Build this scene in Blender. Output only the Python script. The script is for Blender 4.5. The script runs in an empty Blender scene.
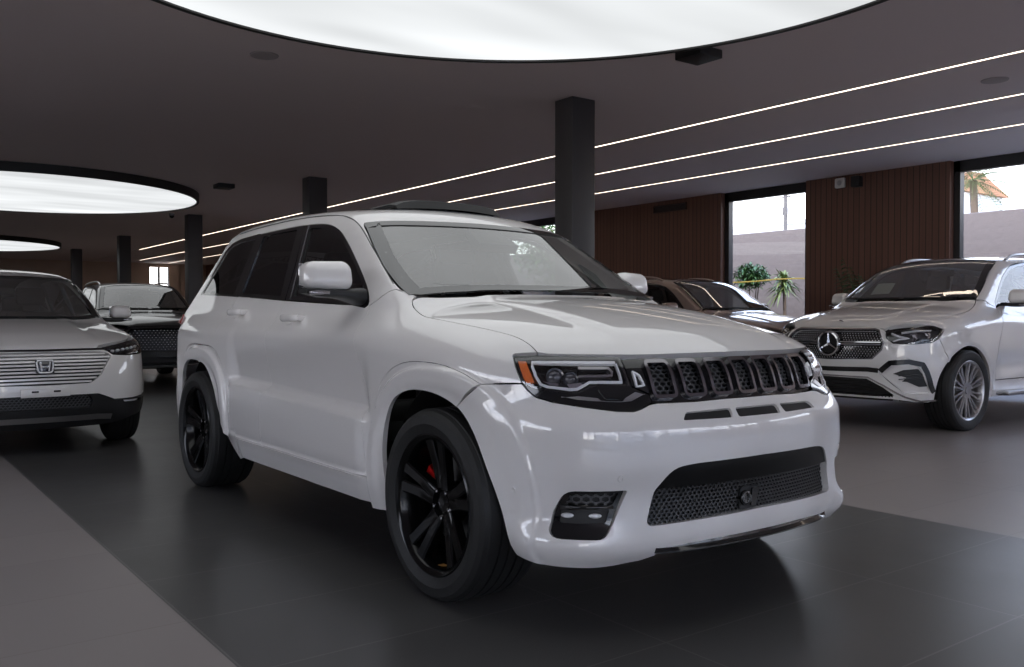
DISC, SKY, SUN, EXPO = 0.83, 4.3, 3.5, 0.25
import numpy as np, math
def tab(pts, sig=0.0, n=1500):
    """smooth 1-D table through (t, value) pairs"""
    p = np.array(sorted(pts), float); t, v = p[:, 0], p[:, 1]
    h = np.diff(t); d = np.diff(v)/h; m = np.zeros_like(v)
    m[0], m[-1] = d[0], d[-1]
    for i in range(1, len(t)-1):
        if d[i-1]*d[i] > 0:
            w1, w2 = 2*h[i]+h[i-1], h[i]+2*h[i-1]
            m[i] = (w1+w2)/(w1/d[i-1]+w2/d[i])
    q = np.linspace(t[0], t[-1], n); i = np.clip(np.searchsorted(t, q)-1, 0, len(t)-2)
    s = (q-t[i])/h[i]; s2, s3 = s*s, s*s*s
    o = (2*s3-3*s2+1)*v[i]+(s3-2*s2+s)*h[i]*m[i]+(3*s2-2*s3)*v[i+1]+(s3-s2)*h[i]*m[i+1]
    if sig:
        dt = q[1]-q[0]; k = int(3*sig/dt)+1; w = np.exp(-.5*(np.arange(-k, k+1)*dt/sig)**2); w /= w.sum()
        e = np.concatenate([o[0]+(np.arange(-k, 0))*(o[1]-o[0]), o, o[-1]+np.arange(1, k+1)*(o[-1]-o[-2])])
        o = np.convolve(e, w, 'valid')
    s0, s1 = (o[1]-o[0])/(q[1]-q[0]), (o[-1]-o[-2])/(q[1]-q[0])
    def f(a):
        a = np.asarray(a, float)
        return np.interp(a, q, o)+np.minimum(a-q[0], 0)*s0+np.maximum(a-q[-1], 0)*s1
    return staticmethod(f)
def smax(a, b, k):
    h = np.maximum(k-np.abs(a-b), 0); return np.maximum(a, b)+h*h/(4*k)
def smin(a, b, k):
    h = np.maximum(k-np.abs(a-b), 0); return np.minimum(a, b)-h*h/(4*k)
def sst(a, b, x):
    t = np.clip((x-a)/(b-a), 0, 1); return t*t*(3-2*t)

class Shape:
    """a car body as an implicit surface; canonical half y >= 0, front towards +x"""
    zg = 1.06; zc = .55; xa = 1.0; xr = -1.0
    kside = .10; kfront = .28; krear = .22; ktopf = .09; kbelt = .05; kbot = .02; kroof = .10; kws = .10; krg = .10
    def low(s, x, y, z):
        ws = s.W(x, y, z)
        d = smax(y-ws, x-s.X(y, z), s.kfront)
        d = smax(d, s.R(y, z)-x, s.krear)
        d = smax(d, (z-s.T(x, y)), s.kside)
        return smax(d, s.zb(x, y)-z, s.kbot)
    def top(s, x, y, z):
        d = smax(y-s.G(x, z), (x-s.V(y, z))*s.cv, s.kws)
        d = smax(d, (s.B(y, z)-x)*s.cb, s.krg)
        return np.maximum(smax(d, z-s.H(x, y), s.kroof), s.zg-z)
    def F(s, P):
        P = np.asarray(P, float); x, y, z = P[..., 0], P[..., 1], P[..., 2]
        y = np.sqrt(y*y+1e-6)
        return smin(s.low(x, y, z), s.top(x, y, z), s.kbelt)
    def grad(s, P, e=.002):
        g = np.stack([s.F(P+np.eye(3)[i]*e)-s.F(P-np.eye(3)[i]*e) for i in range(3)], -1)
        return g/np.maximum(np.linalg.norm(g, axis=-1, keepdims=True), 1e-9)
    def root(s, O, D, t0, t1, n=70):
        """first crossing (outside -> inside) going from t0 to t1"""
        O = np.asarray(O, float); D = np.asarray(D, float); O, D = np.broadcast_arrays(O, D)
        ts = np.linspace(t0, t1, n); N = O.shape[0]
        a = np.full(N, t0, float); b = np.full(N, np.nan); done = np.zeros(N, bool)
        best = np.full(N, 1e9); bt = np.full(N, t0, float)
        prev = t0
        for t in ts:
            v = s.F(O+D*t)
            h = (v < 0) & ~done
            a[h], b[h] = prev, t; done |= h
            u = ~done & (v < best); best[u] = v[u]; bt[u] = t
            prev = t
            if done.all(): break
        ok = done.copy(); b[~ok] = bt[~ok]; a[~ok] = bt[~ok]
        for _ in range(22):
            m = .5*(a+b); v = s.F(O+D*m[:, None]); i = v < 0
            b = np.where(i, m, b); a = np.where(i, a, m)
        return O+D*(.5*(a+b))[:, None], ok
    # ray families: ab (n,2) -> 3-D; and 3-D -> ab
    def lift(s, fam, ab):
        ab = np.atleast_2d(np.asarray(ab, float)); n = len(ab); a, b = ab[:, 0], ab[:, 1]; z0 = np.zeros(n)
        if fam == 'cross': return s.root(np.stack([a, z0, z0+s.zc], 1), np.stack([z0, np.cos(b), np.sin(b)], 1), 1.5, .1)[0]
        if fam == 'cyl': return s.root(np.stack([z0+s.xa, z0, b], 1), np.stack([np.cos(a), np.sin(a), z0], 1), 2.0, .3)[0]
        if fam == 'rcyl': return s.root(np.stack([z0+s.xr, z0, b], 1), np.stack([-np.cos(a), np.sin(a), z0], 1), 2.0, .3)[0]
        if fam == 'side': return s.root(np.stack([a, z0, b], 1), np.array([[0, 1., 0]]), 1.3, .2)[0]
        if fam == 'nside': return s.root(np.stack([a, z0, b], 1), np.array([[0, -1., 0]]), 1.3, .2)[0]
        if fam == 'top': return s.root(np.stack([a, b, z0], 1), np.array([[0, 0, 1.]]), 2.1, .3)[0]
        if fam == 'front': return s.root(np.stack([z0, a, b], 1), np.array([[1., 0, 0]]), 3.2, 0)[0]
        if fam == 'rear': return s.root(np.stack([z0, a, b], 1), np.array([[-1., 0, 0]]), 3.2, 0)[0]
    def unlift(s, fam, P):
        P = np.asarray(P, float); x, y, z = P[:, 0], P[:, 1], P[:, 2]
        if fam == 'cross': return np.stack([x, np.arctan2(z-s.zc, y)], 1)
        if fam == 'cyl': return np.stack([np.arctan2(y, x-s.xa), z], 1)
        if fam == 'rcyl': return np.stack([np.arctan2(y, s.xr-x), z], 1)
        if fam in ('side', 'nside'): return np.stack([x, z], 1)
        if fam == 'top': return np.stack([x, y], 1)
        return np.stack([y, z], 1)
    scale = dict(cross=(1, .85), cyl=(1.25, 1), rcyl=(1.25, 1), side=(1, 1), nside=(1, 1), top=(1, 1), front=(1, 1), rear=(1, 1))

class SRT(Shape):
    WZ = tab([(.15, .86), (.31, .915), (.40, .935), (.55, .942), (.70, .936), (.85, .940), (.98, .944), (1.05, .936), (1.12, .905), (1.18, .868), (1.24, .82), (1.35, .74)], .02)
    WX = tab([(-2.45, -.085), (-2.1, -.05), (-1.5, -.015), (-.5, 0), (.8, 0), (1.5, -.006), (1.9, -.02), (2.2, -.045)], .08)
    XZ = tab([(.15, 2.17), (.25, 2.25), (.29, 2.285), (.34, 2.29), (.46, 2.285), (.60, 2.305), (.71, 2.30), (.76, 2.275), (.80, 2.24), (.86, 2.215), (.92, 2.20), (.98, 2.17), (1.05, 2.10)], .012)
    RZ = tab([(.2, -2.25), (.35, -2.36), (.55, -2.42), (.75, -2.41), (.95, -2.36), (1.2, -2.31), (1.3, -2.3)], .03)
    HC = tab([(-2.6, 1.19), (-1.5, 1.19), (.2, 1.19), (.7, 1.205), (.95, 1.205), (1.2, 1.185), (1.5, 1.148), (1.75, 1.103), (1.95, 1.055), (2.1, 1.008), (2.17, .982), (2.3, .93)], .04)
    RC = tab([(-2.5, 1.55), (-2.1, 1.685), (-1.7, 1.735), (-1.2, 1.757), (-.8, 1.758), (-.4, 1.748), (0, 1.722), (.25, 1.692), (.45, 1.655), (.8, 1.56)], .06)
    cv = .52; cb = .8; kside = .11; kfront = .29; kroof = .07; kws = .07; kbelt = .045
    def flare(s, x, z):
        o = 0
        for cx, k in ((1.457, 0), (-1.457, 1)):
            dx = np.abs(x-cx)/1.0; dz = (z-.375)/1.0
            rho = (dx**2.6+np.abs(dz)**2.6)**(1/2.6)
            rho = np.where(dz < 0, np.maximum(dx, .0), rho)
            o = o+.026*sst(.550, .525, rho)-.012*sst(.49, .43, rho)
        return o
    def W(s, x, y, z):
        w = s.WZ(z)+s.WX(x)+s.flare(x, z)
        # door pressing: hollow panel above a ledge, between the arches
        m = sst(-.93, -.82, x)*sst(.93, .80, x)
        zl = .695-.030*x; zk = 1.03-.035*x
        w = w+m*(.020*sst(zl+.03, zl-.025, z)*sst(.36, .46, z)-.046*sst(zl-.02, zl+.035, z)*np.clip((zk-z)/(zk-zl-.03), 0, 1))
        # sill trim under the doors
        w = w+sst(-.99, -.75, x)*sst(.99, .80, x)*.022*sst(.425, .40, z)
        # bumper chin flaring out at the corners
        w = w+.06*sst(1.88, 2.05, x)*sst(.42, .31, z)
        return w
    def X(s, y, z):
        x = s.XZ(z)-.055*(y/.5)**2-.03*(y/.75)**6
        return x+.03*sst(.55, .75, y)*sst(.42, .31, z)
    def R(s, y, z): return s.RZ(z)+.05*(y/.6)**2
    def T(s, x, y):
        b = .016*sst(.50, .42, y)*sst(2.12, 1.9, x)*sst(.7, .9, x)
        return s.HC(x)-.038*(y/.75)**2-.02*(y/.75)**6+b
    def zb(s, x, y): return .19+0*x
    def G(s, x, z): return .832-(z-1.15)*.36-.012*((x+.4)/1.5)**2-.025*sst(-1.4, -2.2, x)
    def V(s, y, z): return .335+(1.60-z)*1.70+.10*(1-(y/.66)**2)
    def B(s, y, z): return -1.93-(1.60-z)*1.15+.08*(y/.6)**2
    def H(s, x, y): return s.RC(x)-.035*(y/.62)**2-.02*(y/.66)**6
class Gen(Shape):
    """other cars: tables in the same form"""
    gs = .34; bow = .06; bow6 = .03; crown = .035; vb = .11; vy = .68; lip = .014; led = None
    def W(s, x, y, z):
        w = s.WZ(z)+s.WX(x)
        for cx in (s.ax, -s.ax):
            rho = np.hypot(x-cx, np.maximum(z-s.wr, 0)); w = w+s.lip*sst(s.ra+.085, s.ra+.05, rho)-.01*sst(s.ra+.03, s.ra, rho)
        m = sst(-s.ax+s.ra+.05, -s.ax+s.ra+.3, x)*sst(s.ax-s.ra-.05, s.ax-s.ra-.25, x)
        w = w-m*.02*np.exp(-((z-s.hz)/.10)**2)
        return w
    def X(s, y, z): return s.XZ(z)-s.bow*(y/.5)**2-s.bow6*(y/.75)**6
    def R(s, y, z): return s.RZ(z)+.06*(y/.6)**2
    def T(s, x, y): return s.HC(x)-s.crown*(y/.75)**2-.02*(y/.8)**6+.012*sst(s.by+.05, s.by-.02, y)*sst(s.bx, s.bx-.25, x)
    def zb(s, x, y): return s.z0+0*x
    def G(s, x, z): return s.gy-(z-s.gz)*s.gs-.012*((x+.4)/1.5)**2-.03*sst(-1.3, -2.2, x)
    def V(s, y, z): return s.vx+(s.vz-z)*s.vs+s.vb*(1-(y/s.vy)**2)
    def B(s, y, z): return s.rx-(s.vz-z)*s.rs+.06*(y/.6)**2
    def H(s, x, y): return s.RC(x)-.035*(y/.62)**2-.02*(y/.66)**6

class GLE(Gen):
    ax = 1.4975; wr = .393; ra = .43; hz = .62; z0 = .22; by = .42; bx = 2.25
    WZ = tab([(.2, .90), (.33, .945), (.5, .965), (.75, .972), (.95, .968), (1.08, .950), (1.18, .905), (1.26, .85), (1.36, .78)], .03)
    WX = tab([(-2.6, -.10), (-2.1, -.04), (-1.5, -.005), (0, 0), (1.2, -.003), (1.7, -.015), (2.1, -.05), (2.3, -.08)], .08)
    XZ = tab([(.15, 2.20), (.25, 2.26), (.33, 2.31), (.42, 2.335), (.55, 2.35), (.70, 2.36), (.82, 2.355), (.93, 2.335), (.99, 2.30), (1.05, 2.23), (1.12, 2.1)], .02)
    RZ = tab([(.2, -2.42), (.4, -2.52), (.6, -2.56), (.85, -2.54), (1.1, -2.48), (1.3, -2.44)], .03)
    HC = tab([(-2.7, 1.22), (.2, 1.24), (.7, 1.265), (.95, 1.262), (1.2, 1.235), (1.6, 1.185), (1.9, 1.13), (2.1, 1.075), (2.22, 1.03), (2.3, .985), (2.4, .90)], .04)
    RC = tab([(-2.6, 1.60), (-2.1, 1.72), (-1.6, 1.775), (-1.0, 1.80), (-.5, 1.80), (-.1, 1.785), (.2, 1.755), (.45, 1.71), (.8, 1.62)], .06)
    zg = 1.10; gy = .845; gz = 1.2; vx = .29; vz = 1.72; vs = 1.62; cv = .53; cb = .75; rx = -1.95; rs = 1.0; vy = .70
    kfront = .40; kside = .12; kroof = .07; kws = .07; kbelt = .05

class HRV(Gen):
    ax = 1.305; wr = .335; ra = .375; hz = .60; z0 = .20; by = .40; bx = 2.0; bow = .07
    WZ = tab([(.2, .82), (.30, .86), (.45, .882), (.65, .89), (.85, .885), (.95, .868), (1.03, .83), (1.10, .78), (1.2, .72)], .03)
    WX = tab([(-2.3, -.10), (-1.8, -.04), (-1.3, -.005), (0, 0), (1.0, -.003), (1.5, -.008), (1.8, -.022), (2.1, -.06)], .08)
    XZ = tab([(.15, 2.06), (.22, 2.12), (.30, 2.165), (.40, 2.185), (.50, 2.19), (.60, 2.185), (.70, 2.17), (.80, 2.145), (.86, 2.115), (.90, 2.07), (.96, 1.95)], .02)
    RZ = tab([(.2, -2.06), (.4, -2.14), (.6, -2.17), (.85, -2.15), (1.05, -2.10), (1.3, -2.05)], .03)
    HC = tab([(-2.4, 1.05), (.2, 1.08), (.7, 1.10), (.95, 1.095), (1.2, 1.065), (1.5, 1.02), (1.75, .97), (1.92, .925), (2.02, .89), (2.1, .85), (2.2, .78)], .04)
    RC = tab([(-2.3, 1.36), (-1.8, 1.48), (-1.2, 1.555), (-.7, 1.58), (-.3, 1.578), (0, 1.56), (.25, 1.525), (.5, 1.47), (.8, 1.38)], .06)
    zg = .98; gy = .775; gz = 1.05; vx = .34; vz = 1.46; vs = 1.72; cv = .5; cb = .7; rx = -1.50; rs = 1.4; vy = .66; gs = .36
    kfront = .27; kside = .08; kroof = .07; kws = .07; kbelt = .05
import bpy, bmesh, random
from mathutils import Vector, Matrix
from mathutils.geometry import delaunay_2d_cdt
C = bpy.context.scene.collection
PI = math.pi
R = math.radians
# ------------------------------------------------------------------ objects
def link(name, me, parent=None, mat=None, label=None):
    o = bpy.data.objects.new(name, me); C.objects.link(o)
    if parent is not None: o.parent = parent
    if mat is not None:
        me.materials.clear(); me.materials.append(mat)
    if label: o['label'] = label
    return o
def tag(o, label, cat, group=None, kind=None):
    o['label'] = label; o['category'] = cat
    if group: o['group'] = group
    if kind: o['kind'] = kind
    return o
def empty(name, loc, rz, label, cat, group=None):
    o = bpy.data.objects.new(name, None); C.objects.link(o); o.empty_display_size = .2
    o.location = loc; o.rotation_euler = (0, 0, rz)
    return tag(o, label, cat, group)
def struct(o):
    o['kind'] = 'structure'; return o
class MB:
    """gathers pieces into one mesh"""
    def __init__(s): s.v = []; s.f = []; s.n = []; s.cust = False; s.flat = []
    def add(s, v, f, n=None, flat=False):
        b = len(s.v); v = [tuple(map(float, p)) for p in v]; s.v += v; s.f += [tuple(int(i)+b for i in q) for q in f]
        s.flat += [flat]*len(f)
        if n is None: s.n += [(0, 0, 0)]*len(v)
        else: s.n += [tuple(map(float, p)) for p in n]; s.cust = True
        return s
    def mirror(s):
        s.v = [(x, -y, z) for x, y, z in s.v]; s.n = [(x, -y, z) for x, y, z in s.n]; s.f = [q[::-1] for q in s.f]; return s
    def xf(s, M):
        s.v = [tuple(M @ Vector(p)) for p in s.v]; s.n = [tuple(M.to_3x3() @ Vector(p)) for p in s.n]; return s
    def mesh(s, name, smooth=True, auto=None):
        me = bpy.data.meshes.new(name); me.from_pydata(s.v, [], s.f)
        me.polygons.foreach_set('use_smooth', [smooth and not k for k in s.flat])
        me.update()
        if s.cust and me.validate() is False:
            me.normals_split_custom_set_from_vertices(s.n)
        elif auto: me.set_sharp_from_angle(angle=R(auto))
        return me
    def obj(s, name, mat, parent=None, smooth=True, auto=40, label=None):
        return link(name, s.mesh(name, smooth, auto), parent, mat, label)
    # ---- solids
    def box(s, c, d, bev=0, M=None, seg=2):
        bm = bmesh.new(); bmesh.ops.create_cube(bm, size=1)
        bmesh.ops.scale(bm, vec=d, verts=bm.verts)
        if bev: bmesh.ops.bevel(bm, geom=bm.edges[:]+bm.verts[:], offset=bev, segments=seg, profile=.5, affect='EDGES')
        if M is not None: bmesh.ops.transform(bm, matrix=M, verts=bm.verts)
        bmesh.ops.translate(bm, vec=c, verts=bm.verts)
        bm.verts.index_update(); s.add([v.co for v in bm.verts], [[v.index for v in f.verts] for f in bm.faces]); bm.free(); return s
    def lathe(s, prof, seg=48, M=None, a0=0, a1=2*PI, close=False):
        """prof: (r, h) about +Y axis"""
        full = abs(a1-a0-2*PI) < 1e-6; n = seg if full else seg+1; v = []; f = []; m = len(prof)
        for i in range(n):
            a = a0+(a1-a0)*i/seg
            for r, h in prof: v.append((r*math.cos(a), h, r*math.sin(a)))
        for i in range(seg):
            j = (i+1) % n
            for k in range(m if close else m-1):
                l = (k+1) % m; f.append((i*m+k, j*m+k, j*m+l, i*m+l))
        if M is not None: v = [M @ Vector(p) for p in v]
        return s.add(v, f)
    def tube(s, pts, r, seg=10, cap=True, flat=1.0, closed=False):
        pts = [Vector(p) for p in pts]; n = len(pts); rr = r if hasattr(r, '__len__') else [r]*n; v = []; f = []
        up = Vector((0, 0, 1))
        for i, p in enumerate(pts):
            t = (pts[(i+1) % n]-pts[i-1]) if closed else (pts[min(i+1, n-1)]-pts[max(i-1, 0)]); t.normalize()
            u = t.cross(up)
            if u.length < 1e-3: u = t.cross(Vector((1, 0, 0)))
            u.normalize(); w = u.cross(t)
            for k in range(seg):
                a = 2*PI*k/seg; v.append(p+u*math.cos(a)*rr[i]+w*math.sin(a)*rr[i]*flat)
        for i in range(n if closed else n-1):
            i2 = (i+1) % n
            for k in range(seg):
                l = (k+1) % seg; f.append((i*seg+k, i2*seg+k, i2*seg+l, i*seg+l))
        if cap and not closed: f.append(tuple(range(seg))[::-1]); f.append(tuple((n-1)*seg+k for k in range(seg)))
        return s.add(v, f)
    def prism(s, poly, h0, h1, axis=2, M=None):
        """extrude a 2-D polygon; poly in the two other axes"""
        v = []
        for h in (h0, h1):
            for a, b in poly: v.append({0: (h, a, b), 1: (a, h, b), 2: (a, b, h)}[axis])
        n = len(poly); f = [tuple(range(n))[::-1], tuple(range(n, 2*n))]+[(i, (i+1) % n, n+(i+1) % n, n+i) for i in range(n)]
        if M is not None: v = [M @ Vector(p) for p in v]
        b = len(s.f); s.add(v, f); return s
    def loft(s, rings, caps=True, closed=True):
        n = len(rings[0]); v = [p for r in rings for p in r]; f = []
        for i in range(len(rings)-1):
            for k in range(n if closed else n-1):
                l = (k+1) % n; f.append((i*n+k, i*n+l, (i+1)*n+l, (i+1)*n+k))
        if caps: f.append(tuple(range(n))[::-1]); f.append(tuple((len(rings)-1)*n+k for k in range(n)))
        return s.add(v, f)
# ------------------------------------------------------------------ 2-D outlines
def dens(p, d, closed=True):
    o = []; n = len(p)
    for i in range(n if closed else n-1):
        a, b = np.array(p[i], float), np.array(p[(i+1) % n], float); k = max(1, int(np.ceil(np.linalg.norm(b-a)/d)))
        o += [tuple(a+(b-a)*j/k) for j in range(k)]
    if not closed: o.append(tuple(p[-1]))
    return o
def rnd(p, r, seg=5):
    """round the corners of a closed polygon; r a number or a list"""
    n = len(p); o = []
    for i in range(n):
        q = r[i] if hasattr(r, '__len__') else r
        c = np.array(p[i], float); a = np.array(p[i-1], float)-c; b = np.array(p[(i+1) % n], float)-c
        la, lb = np.linalg.norm(a), np.linalg.norm(b); k = min(q, la*.48, lb*.48)
        if k < 1e-4: o.append(tuple(c)); continue
        A, B = c+a/la*k, c+b/lb*k
        for j in range(seg+1):
            t = j/seg; o.append(tuple((1-t)**2*A+2*t*(1-t)*c+t*t*B))
    return o
def spl(p, d=.02, closed=False):
    """Catmull-Rom through points"""
    p = np.array(p, float); n = len(p); o = []
    for i in range(n if closed else n-1):
        if closed: a, b, c, e = p[i-1], p[i], p[(i+1) % n], p[(i+2) % n]
        else: a, b, c, e = p[max(i-1, 0)], p[i], p[i+1], p[min(i+2, n-1)]
        k = max(2, int(np.linalg.norm(c-b)/d)+1)
        for j in range(k):
            t = j/k; o.append(tuple(.5*((2*b)+(c-a)*t+(2*a-5*b+4*c-e)*t*t+(3*b-a-3*c+e)*t**3)))
    if not closed: o.append(tuple(p[-1]))
    return o
def area(p):
    p = np.asarray(p); x, y = p[:, 0], p[:, 1]; return .5*float((x*np.roll(y, -1)-np.roll(x, -1)*y).sum())
def inset(p, g):
    p = np.asarray(p, float)
    if area(p) < 0: p = p[::-1]
    a = p-np.roll(p, 1, 0); b = np.roll(p, -1, 0)-p
    def nn(e):
        l = np.maximum(np.linalg.norm(e, axis=1, keepdims=True), 1e-9); return np.stack([-e[:, 1], e[:, 0]], 1)/l
    m = nn(a)+nn(b); l = np.maximum((m*m).sum(1, keepdims=True)/2, .35)
    return p+m/l*g
def inside(P, poly):
    P = np.asarray(P); poly = np.asarray(poly); x, y = P[:, 0], P[:, 1]; r = np.zeros(len(P), bool)
    for (x0, y0), (x1, y1) in zip(poly, np.roll(poly, -1, 0)):
        c = (y0 > y) != (y1 > y)
        if c.any(): r ^= c & (x < (x1-x0)*(y-y0)/((y1-y0) or 1e-12)+x0)
    return r
def dist_to(P, poly, step=1):
    P = np.asarray(P); d = np.full(len(P), 1e9)
    a = np.asarray(poly); b = np.roll(a, -1, 0)
    for p, q in zip(a, b):
        e = q-p; t = np.clip(((P-p)@e)/max(e@e, 1e-12), 0, 1); d = np.minimum(d, np.linalg.norm(P-p-t[:, None]*e, axis=1))
    return d
def dedup(p, e=1e-4):
    o = [tuple(p[0])]
    for q in p[1:]:
        if math.dist(q, o[-1]) > e: o.append(tuple(q))
    if math.dist(o[0], o[-1]) < e: o.pop()
    return o
def conv(S, src, dst, pts):
    """outline points from one ray family to another (through the surface)"""
    if src == dst: return [tuple(p) for p in pts]
    return [tuple(q) for q in S.unlift(dst, S.lift(src, pts))]
def tri2d(outline, holes, sp, lines=()):
    """constrained triangulation -> (points, triangles, boundary loops)"""
    loops = [np.asarray(outline)]+[np.asarray(h) for h in holes]
    pts = []; edges = []
    for L in loops:
        b = len(pts); n = len(L); pts += [tuple(q) for q in L]; edges += [(b+i, b+(i+1) % n) for i in range(n)]
    lo, hi = loops[0].min(0), loops[0].max(0)
    LP = []
    for L in lines:
        L = np.asarray(L); q = inside(L, loops[0]) & (dist_to(L, loops[0]) > sp*.2)
        for h in loops[1:]: q &= ~inside(L, h) & (dist_to(L, h) > sp*.2)
        L = L[q]
        if len(L): LP.append(L); pts += [tuple(p) for p in L]
    LP = np.concatenate(LP) if LP else None
    g = []; dy = sp*.866; nr = int((hi[1]-lo[1])/dy)+1
    for r in range(nr+1):
        xs = np.arange(lo[0]+(sp*.5 if r % 2 else 0), hi[0], sp); g.append(np.stack([xs, np.full(len(xs), lo[1]+r*dy)], 1))
    g = np.concatenate(g); k = inside(g, loops[0])
    g = g[k]
    if len(g): g = g[dist_to(g, loops[0]) > sp*.45]
    for h in loops[1:]:
        if len(g): g = g[~inside(g, h)]
        if len(g): g = g[dist_to(g, h) > sp*.45]
    if LP is not None and len(g):
        g = g[np.array([np.min(np.abs(LP-q).max(1)) > sp*.35 for q in g])]
    pts += [tuple(q) for q in g]
    v, e, f, ov, oe, of = delaunay_2d_cdt([Vector(p) for p in pts], edges, [], 0, 1e-6)
    V = np.array([tuple(q) for q in v]); F = [tuple(t) for t in f]
    cen = np.array([V[list(t)].mean(0) for t in F]); k = inside(cen, loops[0])
    for h in loops[1:]: k &= ~inside(cen, h)
    F = [t for t, q in zip(F, k) if q]
    return V, F
def sheet(S, fam, outline, holes=(), sp=.035, off=0, thick=.018, gap=.0025, side=1, edge=.02, hgap=0, mb=None, dens_=True, offf=None, lines=()):
    """a panel of the body surface: outline in (a, b) of the ray family, lifted, with a returned edge"""
    sc = np.array(Shape.scale[fam], float)
    L = [dedup([tuple(np.array(p)*sc) for p in outline])]+[dedup([tuple(np.array(p)*sc) for p in h]) for h in holes]
    if dens_: L = [dedup(dens(l, edge)) for l in L]
    if gap: L[0] = inset(L[0], gap)
    if hgap: L[1:] = [inset(l, -hgap) for l in L[1:]]
    V, F = tri2d(L[0], L[1:], sp, [np.array(dens([tuple(np.array(p)*sc) for p in l], edge*.8, False)) for l in lines])
    P = S.lift(fam, V/sc); N = S.grad(P)
    fl = offf(P) if offf else off
    P = P+N*(np.asarray(fl).reshape(-1, 1) if np.ndim(fl) else fl)
    # orient faces outwards
    F2 = []
    for a, b, c in F:
        n = np.cross(P[b]-P[a], P[c]-P[a]); F2.append((a, b, c) if n @ (N[a]+N[b]+N[c]) > 0 else (a, c, b))
    m = mb or MB()
    M = MB(); M.add(P, F2, N)
    if thick:
        cnt = {}
        for t in F2:
            for i in range(3):
                e = (t[i], t[(i+1) % 3]); k = tuple(sorted(e)); cnt[k] = None if k in cnt else e
        be = [e for e in cnt.values() if e]
        idx = {}; vv = []; nn = []; ff = []
        for a, b in be:
            t = P[b]-P[a]; t = t/max(np.linalg.norm(t), 1e-9); o = np.cross(t, N[a]); k = len(vv)
            vv += [P[a], P[b], P[b]-N[b]*thick, P[a]-N[a]*thick]; nn += [o]*4; ff.append((k, k+3, k+2, k+1))
        M.add(vv, ff, nn)
    if side < 0: M.mirror()
    m.add(M.v, M.f, M.n)
    return m
def strip(S, fam, pts, w, off=0, thick=.004, side=1, closed=False, mb=None, h=None):
    """a raised band of width w that follows a polyline on the surface"""
    sc = np.array(Shape.scale[fam], float); p = np.array(pts, float)*sc; n = len(p)
    t = (np.roll(p, -1, 0)-np.roll(p, 1, 0)) if closed else np.gradient(p, axis=0)
    t = t/np.maximum(np.linalg.norm(t, axis=1, keepdims=True), 1e-9); q = np.stack([-t[:, 1], t[:, 0]], 1)
    A = S.lift(fam, (p+q*w/2)/sc); B = S.lift(fam, (p-q*w/2)/sc); NA, NB = S.grad(A), S.grad(B)
    M = MB(); rings = []
    for i in range(n): rings.append([A[i]+NA[i]*(off-thick), A[i]+NA[i]*off, B[i]+NB[i]*off, B[i]+NB[i]*(off-thick)])
    if closed: rings.append(rings[0])
    M.loft(rings, caps=not closed, closed=True)
    if side < 0: M.mirror()
    m = mb or MB(); m.add(M.v, M.f); return m
def hexmesh(S, fam, poly, cell, bar, off, thick=.006, side=1, stretch=1.0, mb=None, margin=0.0):
    """honeycomb grating over a region of the surface"""
    sc = np.array(Shape.scale[fam], float); poly = np.asarray(poly, float)*sc; lo, hi = poly.min(0), poly.max(0)
    r = cell/math.sqrt(3); V = []; F = []; cs = []
    ny = int((hi[1]-lo[1])/(1.5*r*stretch))+2; nx = int((hi[0]-lo[0])/cell)+2
    for j in range(ny):
        for i in range(nx): cs.append((lo[0]+(i+.5*(j % 2))*cell, lo[1]+j*1.5*r*stretch))
    cs = np.array(cs); cs = cs[inside(cs, poly)]
    if margin and len(cs): cs = cs[dist_to(cs, poly) > margin]
    k = 1-bar/cell
    for c in cs:
        b = len(V); o = [(r*math.sin(R(60*i)), r*stretch*math.cos(R(60*i))) for i in range(6)]
        V += [(c[0]+a, c[1]+d) for a, d in o]+[(c[0]+a*k, c[1]+d*k) for a, d in o]
        F += [(b+i, b+(i+1) % 6, b+6+(i+1) % 6, b+6+i) for i in range(6)]
    if not len(V): return mb or MB()
    P = S.lift(fam, np.array(V)/sc); N = S.grad(P); m = MB(); n = len(P)
    A = P+N*off; B = P+N*(off-thick)
    F2 = []
    for q in F:
        nn = np.cross(A[q[1]]-A[q[0]], A[q[3]]-A[q[0]]); q = q if nn @ N[q[0]] > 0 else q[::-1]; F2.append(q)
    m.add(A, F2, flat=True)
    side_f = [(q[2], q[3]) for q in F]
    W = []; G = []
    for a, b in side_f:
        k0 = len(W); W += [A[a], A[b], B[b], B[a]]; G.append((k0, k0+1, k0+2, k0+3))
    m.add(W, G, flat=True)
    if side < 0: m.mirror()
    o = mb or MB(); o.add(m.v, m.f); o.flat[-len(m.f):] = m.flat; return o
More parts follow.
